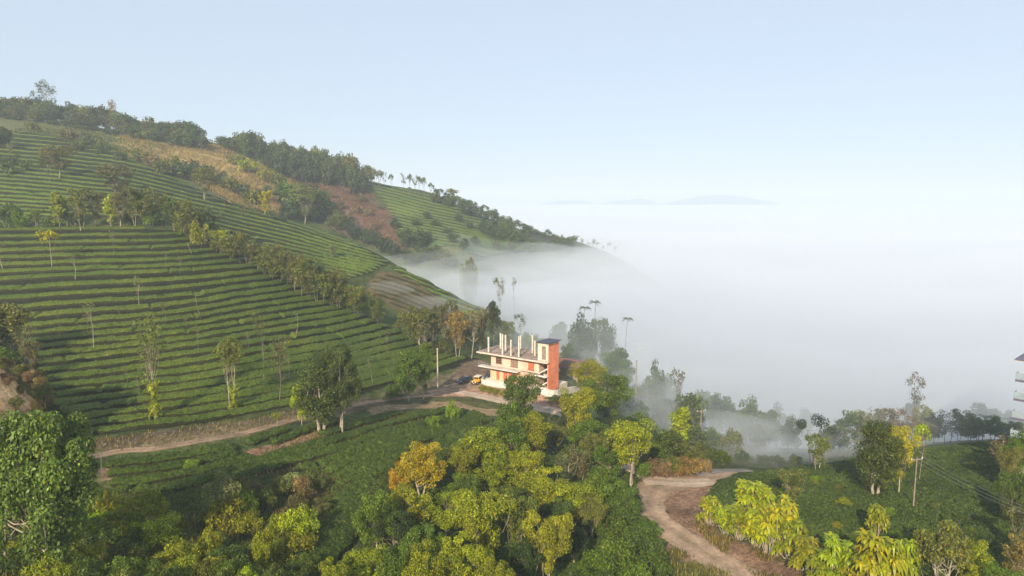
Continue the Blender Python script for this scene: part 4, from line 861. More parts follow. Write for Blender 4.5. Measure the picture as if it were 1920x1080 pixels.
M_pole = surf("concrete_pole", (.42, .37, .31), .12, 1, .1, .02, .9, .2)
M_glass = surf("dark_glass", (.02, .025, .03), .1, 1, 0, 0, .08, .6)
M_tyre = surf("tyre_rubber", (.02, .02, .02), .1, 3, 0, 0, .8, .2)
M_rim = surf("wheel_rim", (.35, .35, .36), .05, 3, 0, 0, .35, .6)
M_lamp = surf("lamp_glass", (.8, .8, .78), .02, 3, 0, 0, .1, .6)
M_slate = surf("purple_grey_roof", (.11, .10, .15), .15, 1, .2, .03, .7, .3)
M_teal = surf("blue_grey_rail_panel", (.26, .32, .36), .1, 1, 0, 0, .3, .5)
def carpaint(name, c):
    m, n, l, b = new_mat(name); b.inputs["Base Color"].default_value = (*c, 1); b.inputs["Roughness"].default_value = .3; b.inputs["Coat Weight"].default_value = .6; b.inputs["Coat Roughness"].default_value = .08; return m
P_yellow = carpaint("yellow_paint", (.80, .40, .02)); P_navy = carpaint("dark_blue_paint", (.02, .03, .06)); P_black = carpaint("black_paint", (.02, .02, .025))
BF = [(0, 3, 2, 1), (4, 5, 6, 7), (0, 1, 5, 4), (1, 2, 6, 5), (2, 3, 7, 6), (3, 0, 4, 7)]
def bxs(g, *bs):
    for x0, x1, y0, y1, z0, z1 in bs:
        g.add([(x0, y0, z0), (x1, y0, z0), (x1, y1, z0), (x0, y1, z0), (x0, y0, z1), (x1, y0, z1), (x1, y1, z1), (x0, y1, z1)], BF)
    return g
def part(name, parent, mat, *bs, bev=0.0, geo=None, label=None):
    g = geo or bxs(Geo(), *bs); o = link(name, g.mesh(name, mat, False), parent)
    if bev: md = o.modifiers.new("bevel", 'BEVEL'); md.width = bev; md.segments = 2
    if label: o['label'] = label
    return o
def thing(name, loc, rz, label, cat, group=None):
    e = bpy.data.objects.new(name, None); C.objects.link(e); e.location = loc; e.rotation_euler = (0, 0, rz); return tag(e, label, cat, group)
HZ = -45.25; HA = R(-35.2)
house = thing("unfinished_house", (8.4, 160, HZ), HA, "half built cream house with orange stair tower and bare columns on its flat roof", "house")
part("plinth", house, M_col, (-19, -.2, .4, 10, -2.5, .12))
part("ground_floor_wall", house, M_cream, (-17.8, -3.2, 1.3, 9.4, .12, 3.25))
part("upper_floor_wall", house, M_cream, (-17.8, -3.15, 1.35, 9.4, 3.5, 6.72))
part("roof_slab", house, M_fascia, (-21.3, -3.1, -.3, 10.2, 6.72, 7.02), (-3.1, .25, -.3, .57, 6.72, 7.02), bev=.02)
part("roof_screed", house, M_roof, (-21.0, -3.1, 0.0, 9.9, 7.02, 7.07))
bal = part("balcony", house, M_white, (-20.6, -8.4, -.5, 1.3, 3.25, 3.5), (-4.0, .0, -.3, .58, 3.25, 3.5), bev=.02)
g = Geo()
for k in range(13): tube(g, [(-20.5+k*1.0, -.42, 3.5), (-20.5+k*1.0, -.42, 4.5)], .035, .035, 5)
for z in (4.0, 4.5): tube(g, [(-20.5, -.42, z), (-8.5, -.42, z)], .03, .03, 5)
part("railing", bal, M_metal, geo=g)
tw = part("stair_tower", house, M_orange, (-.32, -.02, .6, 5.4, -.6, 11.25), bev=.02)
part("tower_front_wall", house, M_fascia, (-3.05, -.34, .62, .82, 7.07, 11.25), (-3.05, -.34, 5.1, 5.35, .12, 11.25), (-3.05, -2.85, .85, 5.08, 7.07, 11.25))
part("tower_edge_trim", house, M_fascia, (-.34, .0, .55, .62, 7.1, 11.25), (-3.05, 0.02, .5, 5.5, 11.25, 11.42))
part("tower_roof", house, M_navy, (-3.4, .45, .1, 5.9, 11.5, 11.62), bev=.02)
part("recess_panel", house, M_wood, (-1.9, -.7, .585, .615, 7.4, 10.7))
g = Geo()
for (x0, z0, x1, z1, y) in ((-3.0, .12, -.4, 1.8, 1.0), (-3.0, 3.45, -.4, 1.8, 2.4), (-3.0, 3.5, -.4, 5.1, 1.0), (-3.0, 6.7, -.4, 5.1, 2.4)):
    g.add([(x0, y, z0), (x1, y, z1), (x1, y+1.2, z1), (x0, y+1.2, z0), (x0, y, z0+.28), (x1, y, z1+.28), (x1, y+1.2, z1+.28), (x0, y+1.2, z0+.28)], BF)
part("staircase", house, M_white, geo=g)
part("stair_shade_sheet", house, M_dark, (-3.1, -.4, 3.8, 3.85, .12, 6.7))  # dark sheet added for the shade inside the open stair
for u, v, h in ((18.0, .6, 4.0), (18.0, 5.8, 4.1), (13.6, .6, 5.2), (11.6, 5.0, 4.2), (8.6, .6, 3.9), (8.4, 6.4, 4.6), (5.8, 3.6, 4.0), (11.0, .6, 4.1), (15.4, 4.4, 4.2), (13.6, 8.6, 3.6)):
    c = part("column", house, M_col, (-u-.165, -u+.165, v-.165, v+.165, 7.07, 7.07+h), bev=.02)
    g = Geo()
    for dx in (-.12, .12):
        for dy in (-.12, .12): tube(g, [(-u+dx, v+dy, 7.0+h), (-u+dx*1.4, v+dy*1.2, 7.5+h)], .015, .012, 4)
    part("rebar", c, M_redroof, geo=g)
g = Geo(); r2 = random.Random(5)
for k in range(46):
    x = -r2.uniform(3.6, 17.5); y = r2.uniform(1, 9.2); s = r2.uniform(.15, .7); a = r2.uniform(-.5, .5); L = s*r2.choice([.6, 1, 2.5]); w = s*.35; hh = s*r2.uniform(.15, .5)
    Vb = np.array([(-L, -w, 0), (L, -w, 0), (L, w, 0), (-L, w, 0), (-L, -w, hh), (L, -w, hh), (L, w, hh), (-L, w, hh)]); c_, s_ = math.cos(a*5), math.sin(a*5)
    g.add(np.c_[x+Vb[:, 0]*c_-Vb[:, 1]*s_, y+Vb[:, 0]*s_+Vb[:, 1]*c_, 7.075+Vb[:, 2]], BF)
tag(link("rubble", g.mesh("rubble", M_wood)), "loose building rubble and planks lying on the flat roof of the house", "rubble", kind="stuff")
bpy.data.objects["rubble"].location = (8.4, 160, HZ); bpy.data.objects["rubble"].rotation_euler = (0, 0, HA)
def window(u0, u1, z0, z1, curtain, name="window"):
    f = part(name, house, M_frame, (-u1, -u0, 1.27, 1.33 if z0 > 3 else 1.29, z0, z1), (-u1-.12, -u0+.12, 1.1, 1.34, z0-.12, z0-.02))
    n = 4; w = (u1-u0)/n
    part("pane", f, curtain, *[(-u1+k*w+.05, -u1+(k+1)*w-.05, 1.24, 1.268, z0+.06+j*(z1-z0)/3, z0+(j+1)*(z1-z0)/3-.05) for k in range(n) for j in range(3)])
window(14.4, 16.2, 4.45, 5.95, M_glass); window(9.4, 11.6, 4.2, 6.0, M_wood); window(4.6, 6.3, 4.2, 6.0, M_door)
for k, (u, m, w) in enumerate(((16.9, M_yel, .9), (15.6, M_door, .9), (14.5, M_yel, .8), (13.2, M_door, 1.1), (11.7, M_door, 1.1), (10.2, M_door, 1.1), (8.6, M_yel, .8))):
    part("door_panel", house, m, (-u-w/2, -u+w/2, 1.24, 1.3, .16, 2.95), bev=.01)
for u in (17.6, 14.0, 10.9, 7.6, 4.2): part("pillar", house, M_cream, (-u-.14, -u+.14, 1.02, 1.3, .12, 3.25))
part("lintel_band", house, M_fascia, (-17.85, -3.1, 1.2, 1.3, 6.2, 6.5))
def wall_along(name, P, h, t, mat, label, cat="wall", base=-1.2):
    g = Geo(); P = catmull([(a, b, 0) for a, b in P], 1.2)[:, :2]; d = np.gradient(P, axis=0); d /= np.linalg.norm(d, axis=1)[:, None]; n = np.c_[-d[:, 1], d[:, 0]]*t/2
    zb = ground(P[:, 0], P[:, 1]); zt = np.convolve(np.pad(zb, 3, 'edge'), np.ones(7)/7, 'valid')+h
    V = np.stack([np.c_[P+n, zb+base], np.c_[P+n, zt], np.c_[P-n, zt], np.c_[P-n, zb+base]], 1); k = len(P); i = np.arange(k*4).reshape(k, 4)
    F = [np.stack([i[:-1, j], i[1:, j], i[1:, (j+1) % 4], i[:-1, (j+1) % 4]], -1) for j in range(4)]+[np.array([i[0], i[-1][::-1]])]
    g.add(V.reshape(-1, 3), np.concatenate(F)); return tag(link(name, g.mesh(name, mat)), label, cat)
def hw(u, v):  # house local -> plan
    x, y = -u, v; c, s = math.cos(HA), math.sin(HA); return (8.4+x*c-y*s, 160+x*s+y*c)
wall_along("garden_wall", [hw(19.4, .4), hw(18.6, -1.6), hw(14, -2.3), hw(9.0, -2.4)], 1.25, .25, M_white, "low white wall in front of the orange doors of the house")
wall_along("retaining_wall", [hw(3.6, -2.0), hw(-.4, -2.0), hw(-2.6, -1.2), hw(-2.8, 2), hw(-2.8, 9), hw(-2.8, 15)], 1.7, .35, M_white, "white stained retaining wall round the foot of the orange tower", base=-2)
# the small red roofed hut right behind the tower
h_ = thing("hut", (16.5, 183, float(ground(16.5, 183))-.3), R(-30), "small hut with rusty red roof right of the orange tower", "hut")
part("wall", h_, M_wood, (-2.6, 2.6, -2.2, 2.2, -1, 3.4)); part("post", h_, M_cream, (2.9, 3.2, -3.3, -3.0, -1, 3.3))
g = Geo(); g.add([(-3.6, -3.5, 3.3), (3.6, -3.5, 3.3), (3.6, 0, 5.4), (-3.6, 0, 5.4), (3.6, 3.5, 3.3), (-3.6, 3.5, 3.3)], [(0, 1, 2, 3), (3, 2, 4, 5)]); rf = part("roof", h_, M_redroof, geo=g)
md = rf.modifiers.new("thick", 'SOLIDIFY'); md.thickness = .12
def simple_house(name, x, y, w, d, ztop, rz, label, mats, floors=3, zb=None):
    zb = float(ground(x, y))-1 if zb is None else zb; e = thing(name, (x, y, zb), rz, label, "building"); H = ztop-zb
    part("wall", e, mats[0], (-w/2, w/2, -d/2, d/2, 0, H)); part("parapet", e, mats[0], (-w/2-.4, w/2+.4, -d/2-.4, d/2+.4, H, H+.35))
    for f in range(floors):
        for k in (-1, 0, 1):
            z = H-2.6-3.1*f; x0 = k*w/3.4
            wd = part("window", e, M_frame, (x0-.6, x0+.6, -d/2-.05, -d/2-.003, z, z+1.3)); part("pane", wd, M_glass, (x0-.5, x0+.5, -d/2-.08, -d/2-.052, z+.1, z+1.2))
    return e
simple_house("white_building", 57.5, 300, 6.5, 6, -63.5, R(20), "hazy white building standing in the fog right of the fronded trees", (M_white,), 0)
# the building cut by the right edge
bz = -47.0; ap = thing("apartment_building", (95.8, 112, bz), R(42), "pale building with overhanging purple grey roof and balconies cut by the right edge", "building")
part("wall", ap, M_fascia, (-6, 6, -6, 6, -2, 20.0))
g = Geo(); g.add([(-8, -8, 20.6), (8, -8, 20.6), (8, 8, 20.6), (-8, 8, 20.6), (-2, -2, 24), (2, -2, 24), (2, 2, 24), (-2, 2, 24)], BF); part("roof", ap, M_slate, geo=g)
part("eaves", ap, M_fascia, (-7.8, 7.8, -7.8, 7.8, 20.4, 20.59))
for k in range(4):
    z = 17.2-3.3*k
    b_ = part("balcony", ap, M_slate, (-7.6, -6, -7.6, 7.6, z-.35, z), (-6, 6, -7.6, -6, z-.35, z)); part("railing", b_, M_teal, (-7.6, -7.54, -7.6, 7.6, z+.02, z+1.15), (-7.54, 6, -7.6, -7.54, z+.02, z+1.15), (-7.54, -6, 7.54, 7.6, z+.02, z+1.15))
    w_ = part("window", ap, M_frame, (-6.06, -6.003, -4.5, -1.5, z+.1, z+2.3)); part("pane", w_, M_glass, (-6.09, -6.062, -4.4, -1.6, z+.15, z+2.2))
    w_ = part("window", ap, M_frame, (-4.5, -1.5, -6.06, -6.003, z+.1, z+2.3)); part("pane", w_, M_glass, (-4.4, -1.6, -6.09, -6.062, z+.15, z+2.2))
# vehicles
def prof(g, st, mirror=True):
    """loft of car sections: (x, half width, z low, z belt, half roof width, z roof)"""
    V = []
    for x, w, zl, zb, wr, zr in st: V += [(x, -w*.92, zl), (x, -w, (zl+zb)/2), (x, -w*.97, zb), (x, -wr, zr), (x, wr, zr), (x, w*.97, zb), (x, w, (zl+zb)/2), (x, w*.92, zl)]
    F = []; n = len(st)
    for i in range(n-1):
        for j in range(8): a = i*8+j; b = i*8+(j+1) % 8; F.append((a, b, b+8, a+8))
    for o, q in ((0, 1), ((n-1)*8, -1)):
        for t in ((0, 1, 6, 7), (1, 2, 5, 6), (2, 3, 4, 5)): F.append(tuple(o+k for k in (t if q < 0 else t[::-1])))
    g.add(V, F)
def wheel(p, x, y, r, w=.22):
    g = Geo()
    def cyl(g, r0, r1, y0, y1, k=16):
        th = np.arange(k)*2*math.pi/k
        A = np.c_[x+r0*np.cos(th), np.full(k, y0), r+r0*np.sin(th)]; B = np.c_[x+r1*np.cos(th), np.full(k, y1), r+r1*np.sin(th)]
        i = np.arange(k); j = (i+1) % k; g.add(np.r_[A, B, [[x, y0, r]], [[x, y1, r]]], np.stack([i, j, j+k, i+k], -1))
        g.V[-1] = g.V[-1]; m = g.n-2*k-2; g.F.append(np.stack([i+m, j+m, np.full(k, 2*k)+m, np.full(k, 2*k)+m], -1)[:, [0, 1, 2, 2]][:, :4]) if False else None
        c = []
        for q in range(0, k, 2): c.append((2*k+1, k+q, k+(q+1) % k, k+(q+2) % k)); 
        for q in range(0, k, 2): c.append((2*k, (q+2) % k, (q+1) % k, q))
        g.F.append(np.array(c)+m)
    s = 1 if y > 0 else -1
    cyl(g, r, r, y-s*w/2, y+s*w/2); t = part("wheel", p, M_tyre, geo=g)
    g = Geo(); cyl(g, r*.6, r*.55, y, y+s*(w/2+.015)); part("rim", t, M_rim, geo=g)
def car(x, y, rz, paint, label):
    z = float(ground(x, y))+.1; e = thing("parked_car", (x, y, z), rz, label, "car"); g = Geo()
    prof(g, [(-2.05, .70, .35, .72, .6, .80), (-1.85, .84, .22, .82, .7, .98), (-1.0, .86, .2, .88, .72, .95), (.9, .86, .2, .85, .72, .92), (1.75, .83, .2, .74, .7, .80), (2.05, .72, .28, .58, .6, .64)])
    part("body", e, paint, geo=g); g = Geo()
    prof(g, [(-1.75, .72, .90, .98, .62, 1.0), (-1.2, .76, .9, 1.0, .60, 1.40), (-.3, .77, .9, 1.0, .62, 1.47), (.35, .77, .9, 1.0, .60, 1.43), (1.1, .74, .88, .94, .62, .96)])
    part("cabin", e, paint, geo=g); g = Geo()
    for s in (-1, 1):
        for x0, x1 in ((-1.15, -.4), (-.34, .5)): g.add([(x0, s*.775, 1.02), (x1, s*.775, 1.02), (x1-.12, s*.655, 1.37), (x0+.05, s*.655, 1.37)], [(0, 1, 2, 3)])
    part("side_window", e, M_glass, geo=g)
    g = Geo(); g.add([(1.10, -.66, .975), (1.10, .66, .975), (.42, .56, 1.41), (.42, -.56, 1.41)], [(0, 1, 2, 3)]); part("windscreen", e, M_glass, geo=g)
    for s in (-1, 1):
        part("headlight", e, M_lamp, (1.93, 2.03, s*.55-.14, s*.55+.14, .56, .70))
        for wx in (-1.3, 1.3): wheel(e, wx, s*.78, .31)
    part("bumper", e, P_black if paint is not P_black else M_dark, (2.0, 2.1, -.68, .68, .28, .44)); part("number_plate", e, M_lamp, (2.1, 2.115, -.22, .22, .30, .41))
    return e
def jeep(x, y, rz, label):
    z = float(ground(x, y))+.1; e = thing("jeep", (x, y, z), rz, label, "jeep"); g = Geo()
    prof(g, [(-1.8, .74, .5, 1.0, .72, 1.05), (.2, .76, .48, 1.05, .72, 1.1), (.3, .60, .5, 1.02, .5, 1.12), (1.75, .56, .55, .98, .46, 1.05)])
    part("body", e, P_yellow, geo=g, bev=.03)
    for s in (-1, 1):
        part("fender", e, P_yellow, (.75, 1.85, s*.66-.17, s*.66+.17, .78, .86), bev=.03); part("headlight", e, M_lamp, (1.76, 1.82, s*.34-.1, s*.34+.1, .76, .96))
        for wx in (-1.15, 1.25): wheel(e, wx, s*.72, .38, .24)
    part("grille", e, P_black, (1.752, 1.79, -.22, .22, .6, .96)); part("bumper", e, P_black, (1.85, 2.0, -.75, .75, .45, .6))
    fr = part("windscreen_frame", e, P_yellow, (.22, .30, -.7, -.62, 1.1, 1.72), (.22, .30, .62, .7, 1.1, 1.72), (.22, .30, -.62, .62, 1.66, 1.72), (.22, .30, -.62, .62, 1.1, 1.16)); part("glass", fr, M_glass, (.25, .27, -.62, .62, 1.16, 1.66))
    part("soft_top", e, M_white, (-1.8, .35, -.74, .74, 1.72, 1.84), (-1.8, -1.72, -.72, .72, 1.1, 1.72), bev=.05)
    part("cabin_shade_box", e, M_dark, (-1.6, .2, -.70, .70, 1.1, 1.6)); part("number_plate", e, M_lamp, (2.0, 2.012, -.2, .2, .46, .57))  # dark box added as the shade inside the open cabin
    return e
def heading(a, b): return math.atan2(b[1]-a[1], b[0]-a[0])
ca, cb = hit(884, 713), hit(858, 722); car((ca[0]+cb[0])/2, (ca[1]+cb[1])/2, heading(ca, cb), P_navy, "dark blue car parked left of the yellow jeep")
ca, cb = hit(902, 714), hit(886, 725); jeep((ca[0]+cb[0])/2, (ca[1]+cb[1])/2, heading(ca, cb), "yellow open jeep with pale roof parked in front of the house")
ca = hw(19.6, 3.2); car(ca[0], ca[1], R(235), P_black, "black car half hidden behind the yellow jeep beside the house")
# poles and wires
def pole(px, by, ty, r, label, arm=0, Y=None, mat=None, arz=0.3, name="utility_pole"):
    if Y is None: x, Y, z = hit(px, by)
    else: a, b = pix_dir(px, by); x = float(a*Y); z = float(ground(x, Y))
    zt = float(pix_dir(px, ty)[1]*Y); e = thing(name, (x, Y, z), arz, label, "pole")
    g = Geo(); tube(g, [(0, 0, -.5), (0, 0, zt-z)], r*1.2, r*.8, 8); part("shaft", e, mat or M_pole, geo=g)
    if arm:
        part("crossarm", e, mat or M_pole, (-arm, arm, -.06, .06, zt-z-.45, zt-z-.3))
        for k in (-1, 0, 1):
            g = Geo(); tube(g, [(k*arm*.9, 0, zt-z-.3), (k*arm*.9, 0, zt-z-.08)], .06, .04, 6); part("insulator", e, M_lamp, geo=g)
    else: part("cap", e, mat or M_pole, (-.28, .28, -.06, .06, zt-z-.2, zt-z-.08))
    return (x, Y, zt)
pole(821, 727, 653, .17, "lone pale concrete pole left of the parked cars")
pole(1192, 760, 676, .13, "brown utility pole in front of the hazy white building", Y=160, mat=M_wood)
pc = pole(1312, 855, 768, .14, "utility pole with crossarm among the misty trees", 1.1, Y=142, mat=M_wood)
pd = pole(1712, 955, 857, .10, "utility pole with crossarm standing on the right tea hill", 1.1, mat=M_wood)
g = Geo()
for k in (-1, 0, 1):
    a = np.array([pd[0]+k*1.05, pd[1]+k*.3, pd[2]-.05]); b = np.array([66+k*1.0, 50-k*.3, -30]); t = np.linspace(0, 1, 24)[:, None]
    P = a*(1-t)+b*t; P[:, 2] -= 3.0*(4*t*(1-t))[:, 0]*.9; tube(g, P, .012, .012, 4)
tag(link("power_line", g.mesh("power_line", M_metal)), "thin power line wires sagging from the right hill pole to the lower right", "wire")
# ------------------------------------------------------------------ low growth nobody could count
def scatter(poly, dens_px, ylo, yhi, seed):
    """random plan points on the ground inside a photo polygon, even per square metre"""
    rs = np.random.default_rng(seed); P = np.array(poly, float); out = []
    C0 = [hit(x, y) for x, y in poly]; C0 = np.array([c for c in C0 if c]); x0, x1, y0, y1 = C0[:, 0].min(), C0[:, 0].max(), C0[:, 1].min(), C0[:, 1].max()
    n = int((x1-x0)*(y1-y0)*dens_px); x = x0+(x1-x0)*rs.random(n); y = y0+(y1-y0)*rs.random(n); z = ground(x, y)
    u, v = project(x, y, z); m = in_poly(u, v, poly) & (y > ylo) & (y < yhi); return x[m], y[m], z[m], rs
def worley(x, y, s, seed):
    xi = np.floor(x/s).astype(np.int64); yi = np.floor(y/s).astype(np.int64); best = np.full(x.shape, 9.)
    for dx in (-1, 0, 1):
        for dy in (-1, 0, 1):
            i, j = xi+dx, yi+dy; n = (i*374761393+j*668265263+seed*97) & 0x7fffffff; n = ((n ^ (n >> 13))*1274126177) & 0x7fffffff
            a = (n & 1023)/1023.; b = ((n >> 10) & 1023)/1023.; best = np.minimum(best, np.hypot(x-(i+.15+.7*a)*s, y-(j+.15+.7*b)*s))
    return best/s
def bush_sheet(name, poly, ylo, yhi, step, cell, h, mat, label, leafn, leafs, colour, seed, track=None):
    C0 = np.array([c for c in (hit(x, y) for x, y in poly) if c]); xs = np.arange(C0[:, 0].min(), C0[:, 0].max(), step); ys = np.arange(max(ylo, C0[:, 1].min()), min(yhi, C0[:, 1].max()), step)
    X, Y = np.meshgrid(xs, ys); Z = ground(X, Y); u, v = project(X, Y, Z); ins = in_poly(u+vnoise(X, Y, 5, 3)*8, v+vnoise(X, Y, 4, 4)*5, poly)
    def top(X, Y):
        w = worley(X+.8*vnoise(X, Y, 2, 8), Y+.8*vnoise(X, Y, 2, 9), cell, seed); b = np.clip(1-(w/.72)**2.2, 0, 1)**.6
        return h*b*(.75+.35*vnoise(X, Y, 3.5, seed+2))+.10*vnoise(X, Y, .45, seed+3)-.12
    Zt = Z+top(X, Y); i = np.arange(X.size).reshape(X.shape)
    q = np.stack([i[:-1, :-1], i[:-1, 1:], i[1:, 1:], i[1:, :-1]], -1); m = ins[:-1, :-1] & ins[1:, 1:] & ins[:-1, 1:] & ins[1:, :-1]
    F = q[m]; used, inv = np.unique(F, return_inverse=True); V = np.stack([X, Y, Zt], -1).reshape(-1, 3)[used]
    o = link(name, mesh_np(name, V, inv.reshape(F.shape), mat, False)); tag(o, label, "ground cover", kind="stuff")
    x, y, z, rs = scatter(poly, leafn, ylo, yhi, seed); t = top(x, y); k = t > .1; x, y, z, t = x[k], y[k], z[k], t[k]
    g = Geo(); leaves(g, np.c_[x, y, z+t+rs.random(len(x))*.12], np.tile([0, -.25, .8], (len(x), 1)), leafs, rs, .6, leaf_tints(len(x), rs, 1, .05)*np.clip(1+.35*vnoise(x, y, 4, 5)[:, None], .4, 2), .8)
    l = link("leaves", g.mesh("leaves", leaf_mat), o); l.color = (*colour, 1)
EH = [(1345,905),(1420,892),(1500,880),(1560,870),(1640,858),(1700,848),(1800,838),(1925,822),(1940,1100),(1640,1120),(1520,1030),(1440,1010),(1400,985),(1340,985),(1315,950)]
bush_sheet("tea_bushes", EH, 70, 165, .3, 1.35, 1.1, tea_dark_mat, "uneven dark green tea bushes covering the right hill", 52, .26, (.060,.095,.022), 3)
FT1 = [(640,855),(760,838),(860,805),(905,800),(900,840),(800,860),(740,900),(700,950),(640,1000),(600,1090),(480,1150),(540,1060),(600,1000),(660,930),(700,880)]
bush_sheet("weed_cover", [(140,925),(330,925),(470,900),(610,880),(700,860),(760,880),(720,960),(640,1040),(560,1160),(-60,1180),(-60,1000)], 60, 120, .35, 1.6, 1.0, tea_dark_mat, "tangled weeds and creepers covering the lower left bank", 55, .26, (.09,.115,.028), 5)
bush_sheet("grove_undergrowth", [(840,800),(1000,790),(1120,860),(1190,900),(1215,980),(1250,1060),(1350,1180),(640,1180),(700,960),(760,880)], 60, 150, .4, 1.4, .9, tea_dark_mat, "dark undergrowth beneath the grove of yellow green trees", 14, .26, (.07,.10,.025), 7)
bush_sheet("slope_undergrowth", [(1040,740),(1200,740),(1320,830),(1330,865),(1200,880),(1120,845),(1070,790)], 115, 175, .5, 1.6, 1.0, tea_dark_mat, "green undergrowth on the misty slope right of the lane", 10, .3, (.06,.09,.028), 9)
def grass(name, poly, dens, ylo, yhi, h, colour, label, seed, w=.05):
    x, y, z, rs = scatter(poly, dens, ylo, yhi, seed); n = len(x); k = vnoise(x, y, 3, seed) > -.35; x, y, z = x[k], y[k], z[k]; n = len(x)
    a = rs.random(n)*6.283; L = h*(.5+rs.random(n)); d = np.stack([np.cos(a), np.sin(a), 0*a], 1); b = np.c_[x, y, z-.05]; t = b+d*L[:, None]*.45+np.array([0, 0, 1])*L[:, None]; s = np.stack([-np.sin(a), np.cos(a), 0*a], 1)*w
    m = (b+t)/2+np.array([0, 0, .12])*L[:, None]
    V = np.stack([b-s, b+s, m+s, m-s, t+s*.2, t-s*.2], 1).reshape(-1, 3); i = np.arange(n)[:, None]*6
    g = Geo(); g.add(V, np.concatenate([i+np.array([[0, 1, 2, 3]]), i+np.array([[3, 2, 4, 5]])]), np.repeat(leaf_tints(n, rs, 1, .2), 6, axis=0))
    o = link(name, g.mesh(name, leaf_mat)); o.color = (*colour, 1); tag(o, label, "grass", kind="stuff")
grass("roadside_grass", [(1310,960),(1345,1000),(1420,1030),(1530,1060),(1660,1120),(1640,1180),(1500,1150),(1400,1070),(1330,1020),(1300,985)], 26, 70, 115, .55, (.15,.13,.04), "dry grass on the verge along the right side of the road", 11)
grass("verge_grass", [(1215,1040),(1270,1030),(1360,1075),(1470,1160),(1240,1170)], 24, 65, 110, .6, (.12,.13,.03), "grass tufts on the left verge of the road", 12)
grass("bank_grass", [(60,1000),(330,975),(560,1000),(590,1060),(560,1170),(-60,1170)], 30, 60, 95, .9, (.16,.16,.03), "long yellow green grass on the lower left bank", 13, .045)
grass("patch_grass", [(440,890),(640,880),(650,960),(600,1010),(480,960)], 22, 70, 110, .7, (.17,.13,.06), "dry grass around the bare earth patch", 14)
grass("dry_grass", [(215,250),(385,262),(430,280),(480,305),(545,330),(560,370),(520,400),(440,385),(380,350),(300,310)], 3.2, 330, 540, .9, (.25,.20,.085), "tall dry brown grass covering the hollow below the hill crest", 15, .13)
grass("bend_grass", [(1205,862),(1330,855),(1335,888),(1215,886)], 30, 100, 140, .7, (.22,.16,.07), "dry brown grass on the far side of the road bend", 16)
grass("terrace_grass", [(190,905),(330,880),(460,855),(600,805),(760,765),(900,765),(860,790),(700,850),(560,880),(330,930)], 8, 80, 135, .45, (.12,.12,.03), "short yellowish grass between the tea terraces below the track", 17)
grass("slope_scrub", [(520,328),(680,336),(722,375),(735,425),(775,470),(760,480),(690,455),(640,430),(600,400),(570,350)], 1.6, 380, 540, .8, (.125,.08,.045), "withered scrub on the bare red slope", 18, .14)
grass("crest_grass", [(-10,215),(200,250),(380,264),(300,290),(250,290),(60,250),(-10,250)], 1.4, 380, 500, .9, (.10,.12,.04), "rough green grass between the crest wood and the tea", 19, .16)
g = Geo(); rs_ = np.random.default_rng(3)
for _ in range(260):
    p = (rs_.uniform(150, 600), rs_.uniform(765, 850)); hh = hit(*p)
    if hh is None or not in_poly(np.array([p[0]]), np.array([p[1]]), [(150,832),(300,806),(450,790),(560,768),(600,762),(600,772),(560,786),(400,822),(150,856)])[0]: continue
    s = rs_.uniform(.08, .24); V = np.array([(-1,-1,-.6),(1,-1,-.5),(1,1,-.6),(-1,1,-.5),(-.6,-.7,.6),(.7,-.6,.5),(.6,.7,.7),(-.7,.6,.5)])*s*(1+.3*rs_.normal(size=(8, 3))); g.add(V+np.array(hh), BF, np.full((8, 3), 1.))
tag(link("stones", g.mesh("stones", surf("field_stone", (.17,.135,.10), .3, 2, .3, .05, .95, .1))), "loose stones on the brown bank above the dirt track", "stones", kind="stuff")

grass("bank_weeds", [(150,830),(300,805),(450,790),(560,767),(600,762),(600,775),(560,786),(400,820),(150,852)], 9, 80, 150, .4, (.15,.13,.06), "withered weeds on the brown bank above the dirt track", 21)
grass("bluff_grass", [(-40,640),(30,665),(78,735),(90,770),(60,790),(60,730),(10,690),(-40,680)], 30, 80, 120, .8, (.30,.22,.06), "dry golden grass hanging over the edge of the eroded bluff", 22)
# ------------------------------------------------------------------ fog in the valley, haze, far hills
def volume_mat(name, dens, col=(1, 1, 1), aniso=0.0):
    m = bpy.data.materials.new(name); m.use_nodes = True; n = m.node_tree.nodes; l = m.node_tree.links
    n.remove(n["Principled BSDF"])
    v = n.new("ShaderNodeVolumePrincipled"); v.inputs["Color"].default_value = (*col, 1)
    v.inputs["Density"].default_value = dens; v.inputs["Anisotropy"].default_value = aniso
    l.new(v.outputs[0], n["Material Output"].inputs["Volume"])
    return m
def closed_sheet(name, xs, ys, top, bottom, mat, label):
    X, Y = np.meshgrid(xs, ys); nx, ny = len(xs), len(ys)
    T = np.stack([X, Y, top], -1).reshape(-1, 3); B = np.stack([X, Y, bottom+0*X], -1).reshape(-1, 3)
    i = np.arange(nx*ny).reshape(ny, nx); n = nx*ny
    F = [np.stack([i[:-1, :-1], i[:-1, 1:], i[1:, 1:], i[1:, :-1]], -1).reshape(-1, 4),
         np.stack([i[:-1, :-1], i[1:, :-1], i[1:, 1:], i[:-1, 1:]], -1).reshape(-1, 4)+n]
    def side(e):
        return np.stack([e[:-1], e[:-1]+n, e[1:]+n, e[1:]], -1)
    F += [side(i[0]), side(i[-1][::-1]), side(i[:, 0][::-1]), side(i[:, -1])]
    o = link(name, mesh_np(name, np.r_[T, B], np.concatenate(F), mat))
    bm = bmesh.new(); bm.from_mesh(o.data); bmesh.ops.recalc_face_normals(bm, faces=bm.faces); bm.to_mesh(o.data); bm.free()
    return tag(o, label, "fog", kind="stuff")
